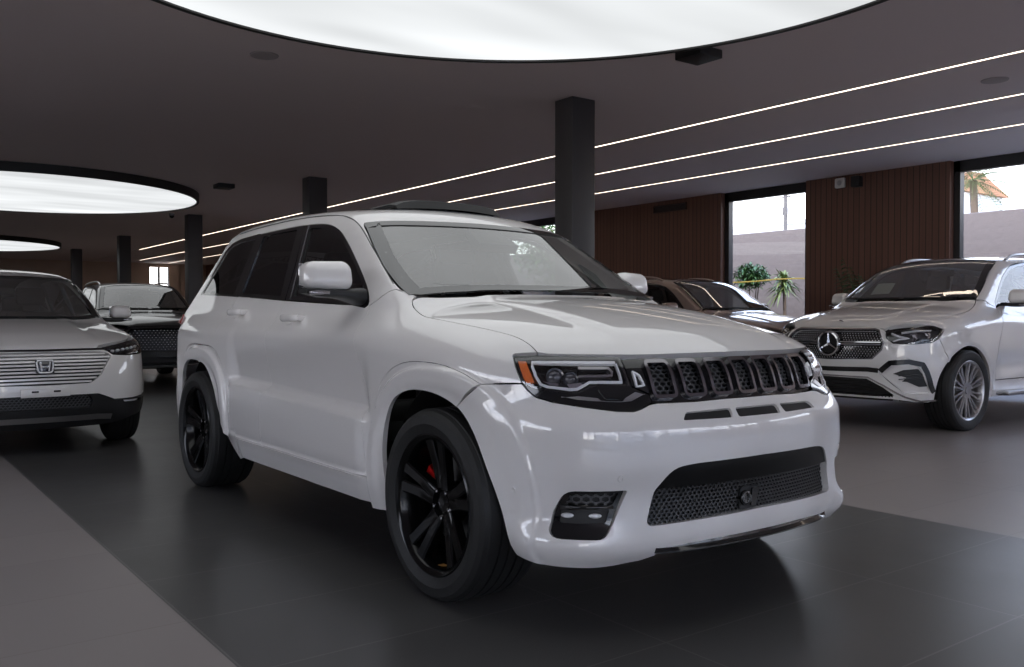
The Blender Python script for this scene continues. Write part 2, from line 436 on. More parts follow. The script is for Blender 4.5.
# ------------------------------------------------------------------ materials
def mat(name, col, rough=.5, metal=0, coat=0, coat_rough=.03, spec=.5, emit=None, es=1, trans=0, bump=None, noise=None, ior=1.5):
    m = bpy.data.materials.new(name); m.use_nodes = True; nt = m.node_tree; b = nt.nodes['Principled BSDF']
    b.inputs['Base Color'].default_value = (*col, 1); b.inputs['Roughness'].default_value = rough; b.inputs['Metallic'].default_value = metal
    b.inputs['Coat Weight'].default_value = coat; b.inputs['Coat Roughness'].default_value = coat_rough
    b.inputs['Specular IOR Level'].default_value = spec; b.inputs['Transmission Weight'].default_value = trans; b.inputs['IOR'].default_value = ior
    if emit: b.inputs['Emission Color'].default_value = (*emit, 1); b.inputs['Emission Strength'].default_value = es
    if bump or noise:
        tc = nt.nodes.new('ShaderNodeTexCoord')
        n = nt.nodes.new('ShaderNodeTexNoise'); n.inputs['Scale'].default_value = (bump or noise)[0]; n.inputs['Detail'].default_value = 5
        nt.links.new(tc.outputs['Object'], n.inputs['Vector'])
        if bump:
            k = nt.nodes.new('ShaderNodeBump'); k.inputs['Strength'].default_value = bump[1]; k.inputs['Distance'].default_value = .01
            nt.links.new(n.outputs['Fac'], k.inputs['Height']); nt.links.new(k.outputs['Normal'], b.inputs['Normal'])
        if noise:
            x = nt.nodes.new('ShaderNodeMix'); x.data_type = 'RGBA'; x.inputs[6].default_value = (*[c*(1-noise[1]) for c in col], 1); x.inputs[7].default_value = (*[min(1, c*(1+noise[1])) for c in col], 1)
            nt.links.new(n.outputs['Fac'], x.inputs[0]); nt.links.new(x.outputs[2], b.inputs['Base Color'])
    return m
def hz_(nt, t, haze):
    """a thin film of dust on the pane"""
    if not haze: return t.outputs[0]
    d = nt.nodes.new('ShaderNodeBsdfDiffuse'); d.inputs[0].default_value = (.75, .74, .72, 1); m = nt.nodes.new('ShaderNodeMixShader'); m.inputs[0].default_value = haze
    nt.links.new(t.outputs[0], m.inputs[1]); nt.links.new(d.outputs[0], m.inputs[2]); return m.outputs[0]
def glass(name, tint, f0=.08, rough=0.0, haze=0.0):
    m = bpy.data.materials.new(name); m.use_nodes = True; nt = m.node_tree; nt.nodes.remove(nt.nodes['Principled BSDF'])
    o = nt.nodes['Material Output']; t = nt.nodes.new('ShaderNodeBsdfTransparent'); t.inputs[0].default_value = (*tint, 1)
    g = nt.nodes.new('ShaderNodeBsdfGlossy'); g.inputs['Roughness'].default_value = rough; g.inputs[0].default_value = (1, 1, 1, 1)
    w = nt.nodes.new('ShaderNodeLayerWeight'); w.inputs[0].default_value = .5; p = nt.nodes.new('ShaderNodeMath'); p.operation = 'POWER'; p.inputs[1].default_value = 4.5
    f = nt.nodes.new('ShaderNodeMath'); f.operation = 'MULTIPLY_ADD'; f.inputs[1].default_value = 1-f0; f.inputs[2].default_value = f0
    nt.links.new(w.outputs['Facing'], p.inputs[0]); nt.links.new(p.outputs[0], f.inputs[0]); x = nt.nodes.new('ShaderNodeMixShader')
    nt.links.new(f.outputs[0], x.inputs[0]); nt.links.new(hz_(nt, t, haze), x.inputs[1]); nt.links.new(g.outputs[0], x.inputs[2]); nt.links.new(x.outputs[0], o.inputs[0])
    return m
def emis(name, col, s):
    m = bpy.data.materials.new(name); m.use_nodes = True; nt = m.node_tree; nt.nodes.remove(nt.nodes['Principled BSDF'])
    e = nt.nodes.new('ShaderNodeEmission'); e.inputs[0].default_value = (*col, 1); e.inputs[1].default_value = s
    nt.links.new(e.outputs[0], nt.nodes['Material Output'].inputs[0]); return m
M_WHITE = mat('white_paint', (.80, .775, .765), .38, coat=1, coat_rough=.02)
M_WHITE.node_tree.nodes['Principled BSDF'].inputs['Coat IOR'].default_value = 1.75
M_BLACKGLOSS = mat('gloss_black', (.008, .008, .009), .12, coat=.6)
M_BLACK = mat('black_plastic', (.012, .012, .013), .45)
M_DARK = mat('dark_trim', (.020, .020, .021), .6)
M_MESH = mat('grille_mesh', (.085, .085, .09), .28)
M_BAR = mat('plate_bar_black', (.006, .006, .006), .3, spec=.25)
M_DARK2 = mat('lower_mesh_plastic', (.035, .035, .037), .3)
M_CHROME = mat('chrome', (.75, .75, .77), .08, metal=1)
M_DCHROME = mat('dark_chrome', (.30, .29, .31), .18, metal=1)
M_SILVER = mat('satin_silver', (.48, .47, .48), .3, metal=1)
M_AMBER = mat('amber_lens', (1.0, .17, .008), .2, coat=.6, bump=(160, .5), noise=(110, .25))
M_RIM = mat('wheel_black', (.004, .004, .0042), .16, spec=.35)
M_DRL = mat('lamp_white', (.88, .88, .90), .25)
M_LENS = glass('lamp_lens', (.93, .93, .95), .06)
M_WS = glass('windscreen_glass', (.62, .66, .64), .20, haze=.07)
M_FRIT = mat('glass_border_black', (.008, .008, .008), .02, ior=2.2)
M_TAN = mat('tan_label', (.38, .19, .04), .5)
M_SG = glass('side_glass', (.42, .44, .44), .06)
M_PRIV = glass('privacy_glass', (.07, .072, .075), .06)
M_TYRE = mat('tyre_rubber', (.013, .013, .0135), .60, bump=(60, .15))
M_INT = mat('cabin_trim', (.055, .053, .052), .75)
M_SEAT = mat('seat_leather', (.035, .033, .033), .5)
M_RED = mat('red_caliper', (.62, .012, .012), .35)
M_DISC = mat('brake_disc_steel', (.22, .22, .22), .35, metal=1)
M_YELLOW = mat('yellow_tag', (.75, .6, .05), .5)
M_REDLENS = mat('tail_lamp_red', (.35, .01, .012), .12, coat=1)
M_LENSBALL = mat('projector_lens', (.06, .06, .07), .03, coat=1)
M_BROWNLIN = mat('arch_liner_felt', (.010, .010, .010), .9)
# ================================================================== shared car pieces
def tyre_mb(rt, w, rr):
    m = MB(); h = w/2; s = rt-rr
    prof = [(rr-.012, -h*.80), (rr, -h*.86), (rr+s*.15, -h*.93), (rr+s*.45, -h), (rr+s*.75, -h*.97), (rr+s*.90, -h*.88), (rt-.006, -h*.76)]
    tread = []
    k = 5; hw = h*.74
    for i in range(k):
        a = -hw+2*hw*i/k; b = -hw+2*hw*(i+1)/k; g = .006
        if i: tread += [(rt-.009, a-g), (rt-.009, a+g*.2), (rt, a+g*.4)]
        else: tread += [(rt-.002, a)]
        tread += [(rt, b-g*1.2)] if i < k-1 else [(rt-.002, b)]
    prof = prof+tread+[(r, -q) for r, q in prof[::-1]]
    return m.lathe(prof, 72)
def rim_base(m, rr, w, off):
    """barrel and outer lip; +y is the outside"""
    h = w/2
    m.lathe([(rr+.010, h*.86), (rr+.013, h*.92), (rr+.006, h*.95), (rr-.008, h*.90), (rr-.016, h*.80), (rr-.028, h*.45), (rr-.035, -.2*h), (rr-.03, -h*.8), (rr+.005, -h*.86)], 72)
    return m
def spokes(m, n, rin, rout, win, wout, yin, yout, th, a0=0, taper=1):
    for i in range(n):
        a = a0+2*PI*i/n; ca, sa = math.cos(a), math.sin(a); rings = []
        for t in (0, .15, .5, .85, 1):
            r = rin+(rout-rin)*t; w = (win+(wout-win)*t)*.5*(1+.25*(2*abs(t-.5))**3); y = yin+(yout-yin)*t**1.3
            q = [(-w, y-th), (-w, y-.006), (-w*.7, y), (w*.7, y), (w, y-.006), (w, y-th)]
            rings.append([(r*ca-u*sa, v, r*sa+u*ca) for u, v in q])
        m.loft(rings)
    return m
def make_wheel(car, name, pos, side, data, cal=None, group=None, label=None, mats=None):
    """data: dict of meshes (rim, tyre, disc, cap, nuts...) built facing +y; right side gets turned about z"""
    o = link(name, data['rim'], car); o.location = pos; o.rotation_euler = (0, 0, 0 if side > 0 else PI)
    for k in data:
        if k in ('rim',): continue
        c = link(data[k].name.split('.')[0], data[k], o)
        if k == 'cal': c['label'] = 'red brake caliper'
    return o
def arch_liner(car, cx, rz, r, yo, yi, mt):
    for sgn in (1, -1):
        m = MB(); pts = [(r*1.02*math.cos(R(a)), r*1.0*math.sin(R(a))) for a in range(-18, 199, 9)]
        ring = lambda y: [(cx+p[0], sgn*y, rz+p[1]) for p in pts]
        v = ring(yo)+ring(yi)+[(cx, sgn*yi, rz)]; n = len(pts)
        f = [(i, i+1, n+i+1, n+i) for i in range(n-1)]+[(n+i, n+i+1, 2*n) for i in range(n-1)]
        m.add(v, f); m.obj('wheel_arch_liner', mt, car)
def seat_mb(m, x, y, z=.30, w=.50, h=.72, rec=12):
    """front seat: cushion, backrest, headrest"""
    m.box((x+.05, y, z+.10), (.52, w, .16), .05, Matrix.Rotation(R(-6), 3, 'Y').to_4x4())
    M = Matrix.Rotation(R(-rec), 3, 'Y').to_4x4()
    m.box((x-.26, y, z+.48), (.14, w*.96, h*.86), .055, M)
    for s in (-1, 1): m.box((x-.21, y+s*w*.42, z+.42), (.14, .09, h*.66), .04, M)
    m.box((x-.365, y, z+.94), (.10, w*.54, .19), .04, M)
    m.box((x-.345, y, z+.84), (.02, .16, .10), .005, M)
    return m
def steering_mb(m, x, y, z, r=.185, tilt=24):
    Mx = Matrix.Translation((x, y, z)) @ Matrix.Rotation(R(90-tilt), 4, 'Y')
    m.tube([Mx @ Vector((r*math.cos(t*PI/16), r*math.sin(t*PI/16), 0)) for t in range(32)], .016, 8, closed=True)
    for a in (0, 180, 270):
        v = Vector((math.cos(R(a+90)), math.sin(R(a+90)), 0)); m.tube([Mx @ (v*.03), Mx @ (v*r)], .016, 6)
    m.box(Mx @ Vector((0, 0, .01)), (.05, .12, .11), .02, Matrix.Rotation(R(-tilt), 3, 'Y').to_4x4())
    m.tube([Mx @ Vector((0, 0, 0)), Mx @ Vector((0, 0, -.35))], .03, 8)
    return m
def mirror_parts(car, side, c, d, body_mat, lower_mat, rot=0, foot=None, name='door_mirror'):
    """door mirror: shell (own mesh), lower half and arm, glass"""
    x, y, z = c; L, W, H = d; m = MB(); e = lambda u, p: math.copysign(abs(u)**p, u)
    m.box((0, 0, 0), (L, W, H), min(L, W, H)*.36, seg=6)
    m.v = [(x+a_*(1-.10*abs(b_)/W*2)+.02*(c_/H)*-1-.10*(b_/W)*L*2, y+b_*(1-.06*(c_/H+.5)), z+c_*(1-.10*max(0, b_/W*2))) for a_, b_, c_ in m.v]
    if side < 0: m.mirror()
    o = m.obj(name, body_mat, car, auto=50)
    g = MB(); g.box((x-L*.5-.004, y, z), (.006, W*.86, H*.82), .002)
    if side < 0: g.mirror()
    g.obj('mirror_glass', M_CHROME, o)
    a = MB(); lo = []
    yi = foot[1]
    ti = z-H*.5+.006
    for t in np.linspace(0, 1, 11):
        yy = y+W*.49+(yi-y-W*.49)*t; k = max(0, t-.55)/.45; ww = L*(.30+.22*min(1, t*4)**.5); top = ti+.008*k; bt = ti-.022-.020*min(1, t*3)-(ti-.045-foot[2])*k**1.3
        xx = x+(foot[0]-x)*k; cz, hz = (top+bt)/2, (top-bt)/2
        lo.append([(xx+e(math.cos(q), .7)*ww, yy, cz+e(math.sin(q), .6)*hz) for q in np.linspace(0, 2*PI, 20, endpoint=False)])
    a.loft(lo)
    if side < 0: a.mirror()
    a.obj('mirror_arm', lower_mat, o)
    i = MB(); i.box((x+L*.40, y+W*.25, z-H*.5-.012), (.05, W*.40, .018), .006, Matrix.Rotation(R(-10), 3, 'Z').to_4x4())
    if side < 0: i.mirror()
    i.obj('turn_indicator', M_DCHROME, o)
    return o
# ================================================================== the white SUV in front
def build_jeep():
    S = SRT()
    car = empty('sport_utility_car', (0, 0, 0), 0, 'large white SUV in front, with seven-slot black grille and black wheels', 'car', 'cars in the showroom')
    two = (1, -1)
    def P2(name, fam, ol, m, holes=(), parent=car, label=None, **k):
        out = []
        base = sheet(S, fam, ol, holes, **k)
        for sd in two:
            q = MB(); q.v, q.f, q.n, q.cust, q.flat = list(base.v), list(base.f), list(base.n), base.cust, list(base.flat)
            if sd < 0: q.mirror()
            out.append(q.obj(name, m, parent[0 if sd > 0 else 1] if isinstance(parent, (list, tuple)) else parent, label=label))
        return out
    sym = lambda h: list(h)+[(-a, b) for a, b in h[::-1]]
    symc = lambda h: list(h)+[(a, PI-b) for a, b in h[::-1]]
    symt = lambda h: list(h)+[(a, -b) for a, b in h[::-1]]
    # ---- key lines (side coordinates x, z unless noted)
    hoodcut = spl([(1.0, .772), (1.04, .79), (1.10, .802), (1.2, .812), (1.42, .806), (1.62, .786), (1.75, .772), (1.84, .774), (1.905, .782)], .02)   # top: x, y
    hoodfront = [(1.905, .782)]+conv(S, 'front', 'top', spl([(.76, .9775), (.62, .975), (.454, .972), (.25, .973), (0, .974)], .02))
    hoodrear = spl([(1.125, 0), (1.115, .15), (1.085, .4), (1.035, .62), (1.0, .72), (1.0, .772)], .02)
    archF = spl([(1.10, .27), (1.075, .40), (1.06, .53), (1.08, .665), (1.155, .765), (1.285, .813), (1.455, .814), (1.617, .772), (1.715, .694), (1.80, .561), (1.865, .40), (1.89, .29), (1.91, .255)], .02)
    iS = min(range(len(archF)), key=lambda i: math.dist(archF[i], (1.617, .772)))
    flareF = spl([(.93, .27), (.925, .40), (.925, .52), (.945, .65), (.985, .775), (1.07, .868), (1.22, .922), (1.44, .930), (1.635, .905), (1.752, .866)], .02)
    archR = spl([(-.73, .27), (-.80, .32), (-.89, .37), (-.96, .44), (-1.04, .53), (-1.17, .68), (-1.31, .79), (-1.47, .822), (-1.68, .818), (-1.80, .76), (-1.86, .66), (-1.885, .5), (-1.89, .30)], .02)
    flareR = spl([(-.70, .40), (-.78, .47), (-.87, .585), (-.97, .73), (-1.08, .845), (-1.2, .915), (-1.46, .928), (-1.70, .918), (-1.86, .85), (-1.96, .72), (-2.0, .5), (-2.0, .30)], .02)
    doorF = spl([(.70, 1.165), (.76, 1.0), (.83, .78), (.875, .55), (.885, .405)], .02)
    doorM = [(-.345, 1.198), (-.33, .9), (-.33, .408)]
    doorR = spl([(-1.145, 1.236), (-1.17, 1.05), (-1.135, .915), (-1.04, .81), (-.93, .66), (-.83, .52), (-.745, .412)], .02)
    sillz = .405
    belt = [(.70, 1.165), (.45, 1.169), (.2, 1.178), (-.295, 1.2), (-.7, 1.218), (-1.145, 1.236)]
    hl = [(-.0, 0)]
    lampside = [(1.945, .837), (1.927, .853), (1.908, .875), (1.885, .912), (1.848, .960), (1.836, .972)]
    hl = conv(S, 'front', 'cyl', [(.786, .977), (.64, .973), (.537, .970), (.545, .91), (.538, .862), (.478, .835), (.475, .806), (.497, .799), (.534, .786), (.567, .779), (.629, .782), (.706, .794), (.736, .799), (.797, .812), (.829, .827)])+conv(S, 'side', 'cyl', lampside)
    hlc = dedup(dens(hl, .02))
    btop_half = [(0, .806), (.15, .806), (.30, .802), (.46, .804), (.497, .799), (.534, .786), (.567, .779), (.629, .782), (.706, .794), (.736, .799), (.797, .812), (.829, .827)]
    def ring_(cx, r): return [(cx+math.copysign(abs(math.cos(t))**(2/2.6), math.cos(t))*r, .375+max(-.2, math.copysign(abs(math.sin(t))**(2/2.6), math.sin(t))*r)) for t in np.linspace(-.2, PI+.2, 90)]
    rF = [ring_(1.457, r) for r in (.554, .538, .522, .49, .46, .43)]; rR = [ring_(-1.457, r) for r in (.554, .538, .522, .49, .46, .43)]
    flF = [conv(S, 'side', 'cross', l) for l in rF]; flR = [conv(S, 'side', 'cross', l) for l in rR]; flB = [conv(S, 'side', 'cyl', [q for q in l if 1.5 < q[0] < 2.02 and q[1] > .25]) for l in rF]
    led = [conv(S, 'side', 'cross', [(x, .695-.030*x+d) for x in np.linspace(-.97, .90, 60)]) for d in (.045, .03, .0025, -.025, -.04)]+[conv(S, 'side', 'cross', [(x, 1.03-.035*x+d) for x in np.linspace(-.97, .90, 60)]) for d in (.012, 0, -.012)]+[conv(S, 'side', 'cross', [(x, z) for x in np.linspace(-.97, .90, 60)]) for z in (.425, .412)]
    # ---- bonnet
    hood = sheet(S, 'top', symt(hoodrear+hoodcut[1:]+hoodfront[1:])[0:], sp=.04, thick=.03)
    hood.obj('bonnet', M_WHITE, car)
    # ---- front fender
    cut = conv(S, 'top', 'cross', hoodcut)
    sc = lambda pts: conv(S, 'side', 'cross', pts)
    lampedge = sc(lampside[2:]+[(1.838, .978)])
    P2('front_fender', 'cross', cut+lampedge[::-1]+sc(flareF[::-1][:-1])+sc([(.93, .30), (.90, .405), (.885, .405)])+sc(doorF[::-1])+sc([(.87, 1.235)])+conv(S, 'top', 'cross', [(.985, .752)]), M_WHITE, sp=.028, gap=.0012, lines=flF[:3])
    # ---- wheel arch flares
    P2('wheel_arch_flare', 'cross', sc(archF[:iS+1])+sc(flareF[::-1]), M_WHITE, sp=.022, thick=.022, edge=.015, gap=.001, lines=flF)
    P2('wheel_arch_flare', 'cross', sc(archR)+sc(flareR[::-1]), M_WHITE, sp=.022, thick=.022, edge=.015, gap=.001, lines=flR)
    # ---- front bumper (wraps from centre to the arch)
    sy = lambda pts: conv(S, 'side', 'cyl', pts)
    fr = lambda pts: conv(S, 'front', 'cyl', pts)
    lip = spl([(0, .302), (.25, .300), (.44, .292), (.485, .288)], .02)
    lipc = spl([(2.215, .485)], .02) if 0 else []
    chin = [(.385, .262), (.43, .245), (.50, .238), (.57, .236), (.64, .238), (.70, .242)]   # cyl: angle, z
    half = fr(lip)+chin+sy(archF[iS:][::-1])[1:]+sy([(1.752, .866), (1.908, .873), (1.927, .853), (1.945, .837)])+fr(dens(btop_half[::-1], .03, False))
    full = half+[(-a, b) for a, b in half[::-1][1:-1]]
    fog = rnd([(.842, .345), (.806, .46), (.790, .508), (.612, .509), (.653, .407), (.697, .344)], [.03, .03, .04, .012, .01, .03], 4)
    fogN = [(-a, b) for a, b in fog]
    lowg = rnd([(0, .592), (.36, .588), (.448, .577), (.512, .50), (.545, .375), (0, .386)], [0, .05, .05, .01, .03, 0], 4)
    lowg = [(0, .592)]+[q for q in lowg if q[0] > .001]+[(0, .386)]
    lowG = lowg+[(-a, b) for a, b in lowg[::-1][1:-1]]
    slit = [rnd(q, [.012]*4, 3) for q in ([(-.392, .742), (-.362, .769), (-.145, .773), (-.155, .740)], [(-.125, .740), (-.122, .773), (.122, .773), (.125, .740)], [(.155, .740), (.145, .773), (.362, .769), (.392, .742)])]
    bump = sheet(S, 'cyl', full, [fr(q) for q in [fog, fogN, lowG]+slit], sp=.026, thick=.05, edge=.015, lines=flB+[[(-a, b) for a, b in l] for l in flB])
    bumper = bump.obj('front_bumper', M_WHITE, car)
    bk = MB()
    for q, o_ in ((fog, .05), (fogN, .05), (lowG, .055), (slit[0], .010), (slit[1], .010), (slit[2], .010)):
        sheet(S, 'cyl', inset(np.array(fr(q))*np.array([1.25, 1]), -.004)/np.array([1.25, 1]), sp=.05, off=-o_, thick=0, gap=0, mb=bk)
    bk.obj('opening_backing', M_BLACK, bumper)
    # lower grille: mesh and black number-plate bar, radar eye
    low2 = rnd([(-.508, .503), (.508, .503), (.540, .380), (-.540, .380)], .01, 3)
    hm = hexmesh(S, 'cyl', fr(low2), .020, .0062, -.026, .008, stretch=.74)
    hm.obj('lower_grille_mesh', M_DARK2, bumper)
    barp = rnd([(-.446, .578), (-.36, .589), (0, .593), (.36, .589), (.446, .578), (.513, .502), (-.513, .502)], [.02, .02, 0, .02, .02, .004, .004], 3)
    pb = sheet(S, 'cyl', fr(barp), sp=.05, off=-.007, thick=.03, gap=.001)
    pb.obj('number_plate_bar', M_BAR, bumper)
    ring = MB(); 
    def eye(f, z, r, off, mm, depth=.012):
        p = S.lift('front', [(f, z)]); n = S.grad(p)[0]; p = p[0]+n*off
        q = Vector(n).to_track_quat('Y', 'Z').to_matrix().to_4x4(); Mx = Matrix.Translation(p) @ q
        mm.lathe([(r*.45, depth*.1), (r*.5, depth*.5), (r, depth*.5), (r*1.08, 0), (r*1.08, -depth)], 20, Mx); mm.lathe([(0, depth*.1), (r*.45, depth*.1)], 20, Mx)
    sens = MB()
    for f, z, o, mm in ((-.328, .550, -.018, M_BLACKGLOSS), (.328, .550, -.018, M_BLACKGLOSS), (.02, .545, -.018, M_BLACKGLOSS), (-.642, .551, .001, M_WHITE), (.642, .551, .001, M_WHITE)): sens = MB(); eye(f, z, .011, o, sens, .005); sens.obj('parking_sensor', mm, bumper)
    for sd in two:
        sens = MB(); p = S.lift('side', [(1.915, .50)]); n = S.grad(p)[0]; Mx = Matrix.Translation(p[0]) @ Vector(n).to_track_quat('Y', 'Z').to_matrix().to_4x4(); sens.lathe([(0, .001), (.006, .003), (.011, .003), (.012, -.003)], 20, Mx)
        if sd < 0: sens.mirror()
        sens.obj('parking_sensor', M_WHITE, bumper)
    rad = MB()
    sheet(S, 'cyl', fr(rnd([(-.095, .474), (.02, .470), (-.005, .385), (-.105, .385)], .02, 3)), sp=.03, off=-.018, thick=.03, mb=rad)
    rb = rad.obj('radar_housing', M_DARK, bumper)
    rl = MB(); eye(-.070, .43, .026, -.012, rl, .012)
    sheet(S, 'cyl', fr(rnd([(-.035, .466), (.012, .464), (-.015, .395), (-.045, .395)], .008, 3)), sp=.03, off=-.010, thick=.01, mb=rl)
    rl.obj('radar_sensor', M_BLACKGLOSS, rb)
    # lip under the grille, splitter wedge
    sp_ = MB()
    for i, (y0, y1) in enumerate([(-.50, .50)]):
        rings = []
        for y in np.linspace(y0, y1, 25):
            q = S.lift('front', [(y, .305)])[0]; x = q[0]; k = min(1, (.52-abs(y))/.12); d = .014*k
            rings.append([(x-.005, y, .304), (x-.002, y, .292), (x+d, y, .281), (x+d, y, .276), (x-.10, y, .270), (x-.12, y, .30)])
        sp_.loft(rings)
    sp_.obj('chin_splitter', M_BLACKGLOSS, bumper, auto=30)
    # fog lamp inserts
    for sd in two:
        f = MB(); q = [(a*1.0, b) for a, b in fog]; sheet(S, 'cyl', fr(q), [fr(rnd([(.790, .455), (.778, .492), (.635, .495), (.655, .455)], .008, 3)), fr(rnd([(.806, .398), (.800, .436), (.665, .440), (.680, .398)], .008, 3))], sp=.03, off=-.018, thick=.014, gap=.004, mb=f)
        for z, a, b in ((.447, .800, .655),): strip(S, 'cyl', fr([(a, z), (.73, z+.002), (b, z+.002)]), .012, -.006, .012, mb=f)
        if sd < 0: f.mirror()
        fo = f.obj('fog_lamp_bezel', M_BLACKGLOSS, bumper)
        h = hexmesh(S, 'cyl', fr([(.800, .453), (.782, .497), (.628, .499), (.655, .453)]), .034, .008, -.03, .006, stretch=.62)
        if sd < 0: h.mirror()
        h.obj('fog_grille_mesh', M_MESH, fo)
        l = MB(); sheet(S, 'cyl', fr(rnd([(.806, .398), (.800, .436), (.665, .440), (.680, .398)], .006, 3)), sp=.03, off=-.026, thick=.01, gap=.001, mb=l)
        if sd < 0: l.mirror()
        lo = l.obj('fog_lamp', M_DARK, fo)
        for y in (.785, .71): 
            e = MB(); p = S.lift('front', [(y, .418)]); n = S.grad(p)[0]; p = p[0]-n*.02
            Mx = Matrix.Translation(p) @ Vector(n).to_track_quat('Y', 'Z').to_matrix().to_4x4() @ Matrix.Scale(.6, 4, (0, 0, 1)) @ Matrix.Scale(1.5, 4, (1, 0, 0)); e.lathe([(0, .004), (.010, .002), (.016, -.006)], 20, Mx)
            if sd < 0: e.mirror()
            e.obj('led_reflector', M_DRL, lo)
    # ---- grille
    grp = [(0, .968), (.30, .968), (.533, .968), (.543, .91), (.536, .866), (.475, .838), (.472, .808), (.30, .803), (0, .806)]
    grf = grp[:-1]+[(0, .806)]+[(-a, b) for a, b in grp[1:-1][::-1]]
    slots = []
    for k in range(-3, 4):
        c0 = .137*k; w = .047
        slots.append([(c0-w+.002*0, .825), (c0-w, .950), (c0+w, .950), (c0+w, .825)])
    g = sheet(S, 'cyl', fr(dens(grf, .03)), [fr(rnd(q, .016, 4)) for q in slots], sp=.03, off=-.012, thick=.035, edge=.012)
    gr = g.obj('grille', M_BLACKGLOSS, car)
    bk = sheet(S, 'cyl', fr(dens(grf, .03)), sp=.05, off=-.055, thick=0); bk.obj('grille_backing', M_BLACK, gr)
    for q in slots:
        ft = MB(); lp = fr(rnd(q, .018, 4)); lp = dedup(dens(lp, .012)); strip(S, 'cyl', lp, .013, .002, .016, closed=True, mb=ft)
        ft.obj('slot_frame', M_DCHROME, gr)
        hx = hexmesh(S, 'cyl', fr(q), .031, .0075, -.022, .008, stretch=.60); hx.obj('slot_mesh', M_MESH, gr)
    # band of black between bonnet edge and lamps/grille
    # ---- headlamps
    for sd in two:
        def mk(mb, name, m, par, **k):
            if sd < 0: mb.mirror()
            return mb.obj(name, m, par, **k)
        bowl = sheet(S, 'cyl', hlc, sp=.03, off=-.055, thick=0)
        win = fr(rnd([(.80, .961), (.70, .962), (.553, .960), (.557, .872), (.66, .876), (.69, .868), (.73, .848), (.79, .853), (.815, .864)], .006, 3))
        win2 = conv(S, 'front', 'cyl', [(.80, .961), (.70, .962), (.553, .960), (.557, .872), (.66, .876), (.69, .868), (.73, .848), (.79, .853)])+sy([(1.955, .862), (1.915, .880), (1.865, .955)])
        sheet(S, 'cyl', hlc, [win2], sp=.02, off=-.004, thick=.05, edge=.012, mb=bowl)
        H = mk(bowl, 'headlamp', M_BLACKGLOSS, car)
        am = sheet(S, 'cyl', rnd([(.783, .958), (.745, .957), (.716, .876), (.743, .871)], .003, 2), sp=.012, off=-.006, thick=.04); mk(am, 'amber_marker', M_AMBER, H, label='amber side marker lens')
        d = MB(); strip(S, 'cyl', fr(dens([(.566, .953), (.64, .954), (.73, .955), (.812, .954), (.820, .936), (.823, .903), (.817, .874), (.802, .865), (.777, .862), (.746, .857), (.726, .859), (.703, .872), (.685, .883), (.570, .881)], .02, False)), .010, -.008, .012, mb=d)
        strip(S, 'cyl', fr([(.571, .883), (.569, .914), (.564, .95)]), .006, -.010, .012, mb=d)
        mk(d, 'daytime_running_light', M_DRL, H)
        d = MB(); strip(S, 'cyl', fr(dens([(.701, .938), (.60, .937), (.594, .922), (.60, .908), (.713, .907)], .02, False)), .010, -.014, .02, mb=d); mk(d, 'light_guide', M_SILVER, H)
        for y, z, r in ((.778, .912, .030), (.735, .905, .024)):
            p = S.lift('front', [(y, z)]); n = (S.grad(p)[0]+np.array([1, 0, 0]))/2; n /= np.linalg.norm(n); p = p[0]-S.grad(p)[0]*.045; pr = MB()
            Mx = Matrix.Translation(p) @ Vector(n).to_track_quat('Y', 'Z').to_matrix().to_4x4()
            pr.lathe([(0, r*.75), (r*.4, r*.68), (r*.75, r*.42), (r*.95, 0), (r*1.15, .002), (r*1.15, -.02)], 24, Mx); mk(pr, 'projector', M_LENSBALL, H)
        for k, q in enumerate(([(.815, .889), (.80, .872), (.775, .868), (.772, .882)], [(.755, .880), (.748, .862), (.722, .862), (.700, .878), (.71, .886)])):
            rf = sheet(S, 'cyl', fr(q), sp=.02, off=-.022, thick=.015); mk(rf, 'chrome_reflector', M_CHROME, H)
        ws = sheet(S, 'cyl', fr(rnd([(.666, .857), (.598, .855), (.593, .819), (.650, .821)], .006, 3)), sp=.02, off=.001, thick=.006); mk(ws, 'washer_cover', M_BLACKGLOSS, H)
        lw = sheet(S, 'cyl', fr(rnd([(.776, .831), (.727, .836), (.67, .829), (.662, .820), (.59, .816), (.575, .828), (.533, .847), (.493, .836), (.556, .812), (.60, .810), (.698, .816), (.735, .820)], .003, 2)), sp=.02, off=-.001, thick=.006); mk(lw, 'lower_bezel', M_SILVER, H)
        rr_ = MB(); strip(S, 'cyl', fr(dens([(.521, .917), (.50, .902), (.490, .866), (.520, .864)], .01)), .007, -.002, .01, closed=True, mb=rr_); mk(rr_, 'corner_reflector', M_DRL, H)
        ln = sheet(S, 'cyl', inset(np.array(win2), -.006), sp=.03, off=.001, thick=0, gap=0); mk(ln, 'lens', M_LENS, H)
    # ---- doors
    dF = sc(dens([(.70, 1.165)]+belt[1:3]+[(-.345, 1.2)], .04, False))+sc(dens(doorM, .04, False))[1:]+sc(dens([(-.33, sillz), (.885, sillz)], .04, False))[1:]+sc(doorF[::-1])[1:-1]
    fd = P2('front_door', 'cross', dF, M_WHITE, sp=.024, gap=.0015, lines=led)
    dR = sc(dens([(-.345, 1.2)]+[(-.7, 1.218), (-1.145, 1.236)], .04, False))+sc(doorR)[1:]+sc(dens([(-.745, sillz), (-.33, sillz)], .04, False))[1:-1]+sc(dens(doorM[::-1], .04, False))[:-1]
    rd = P2('rear_door', 'cross', dR, M_WHITE, sp=.024, gap=.0015, lines=led+flR[:3])
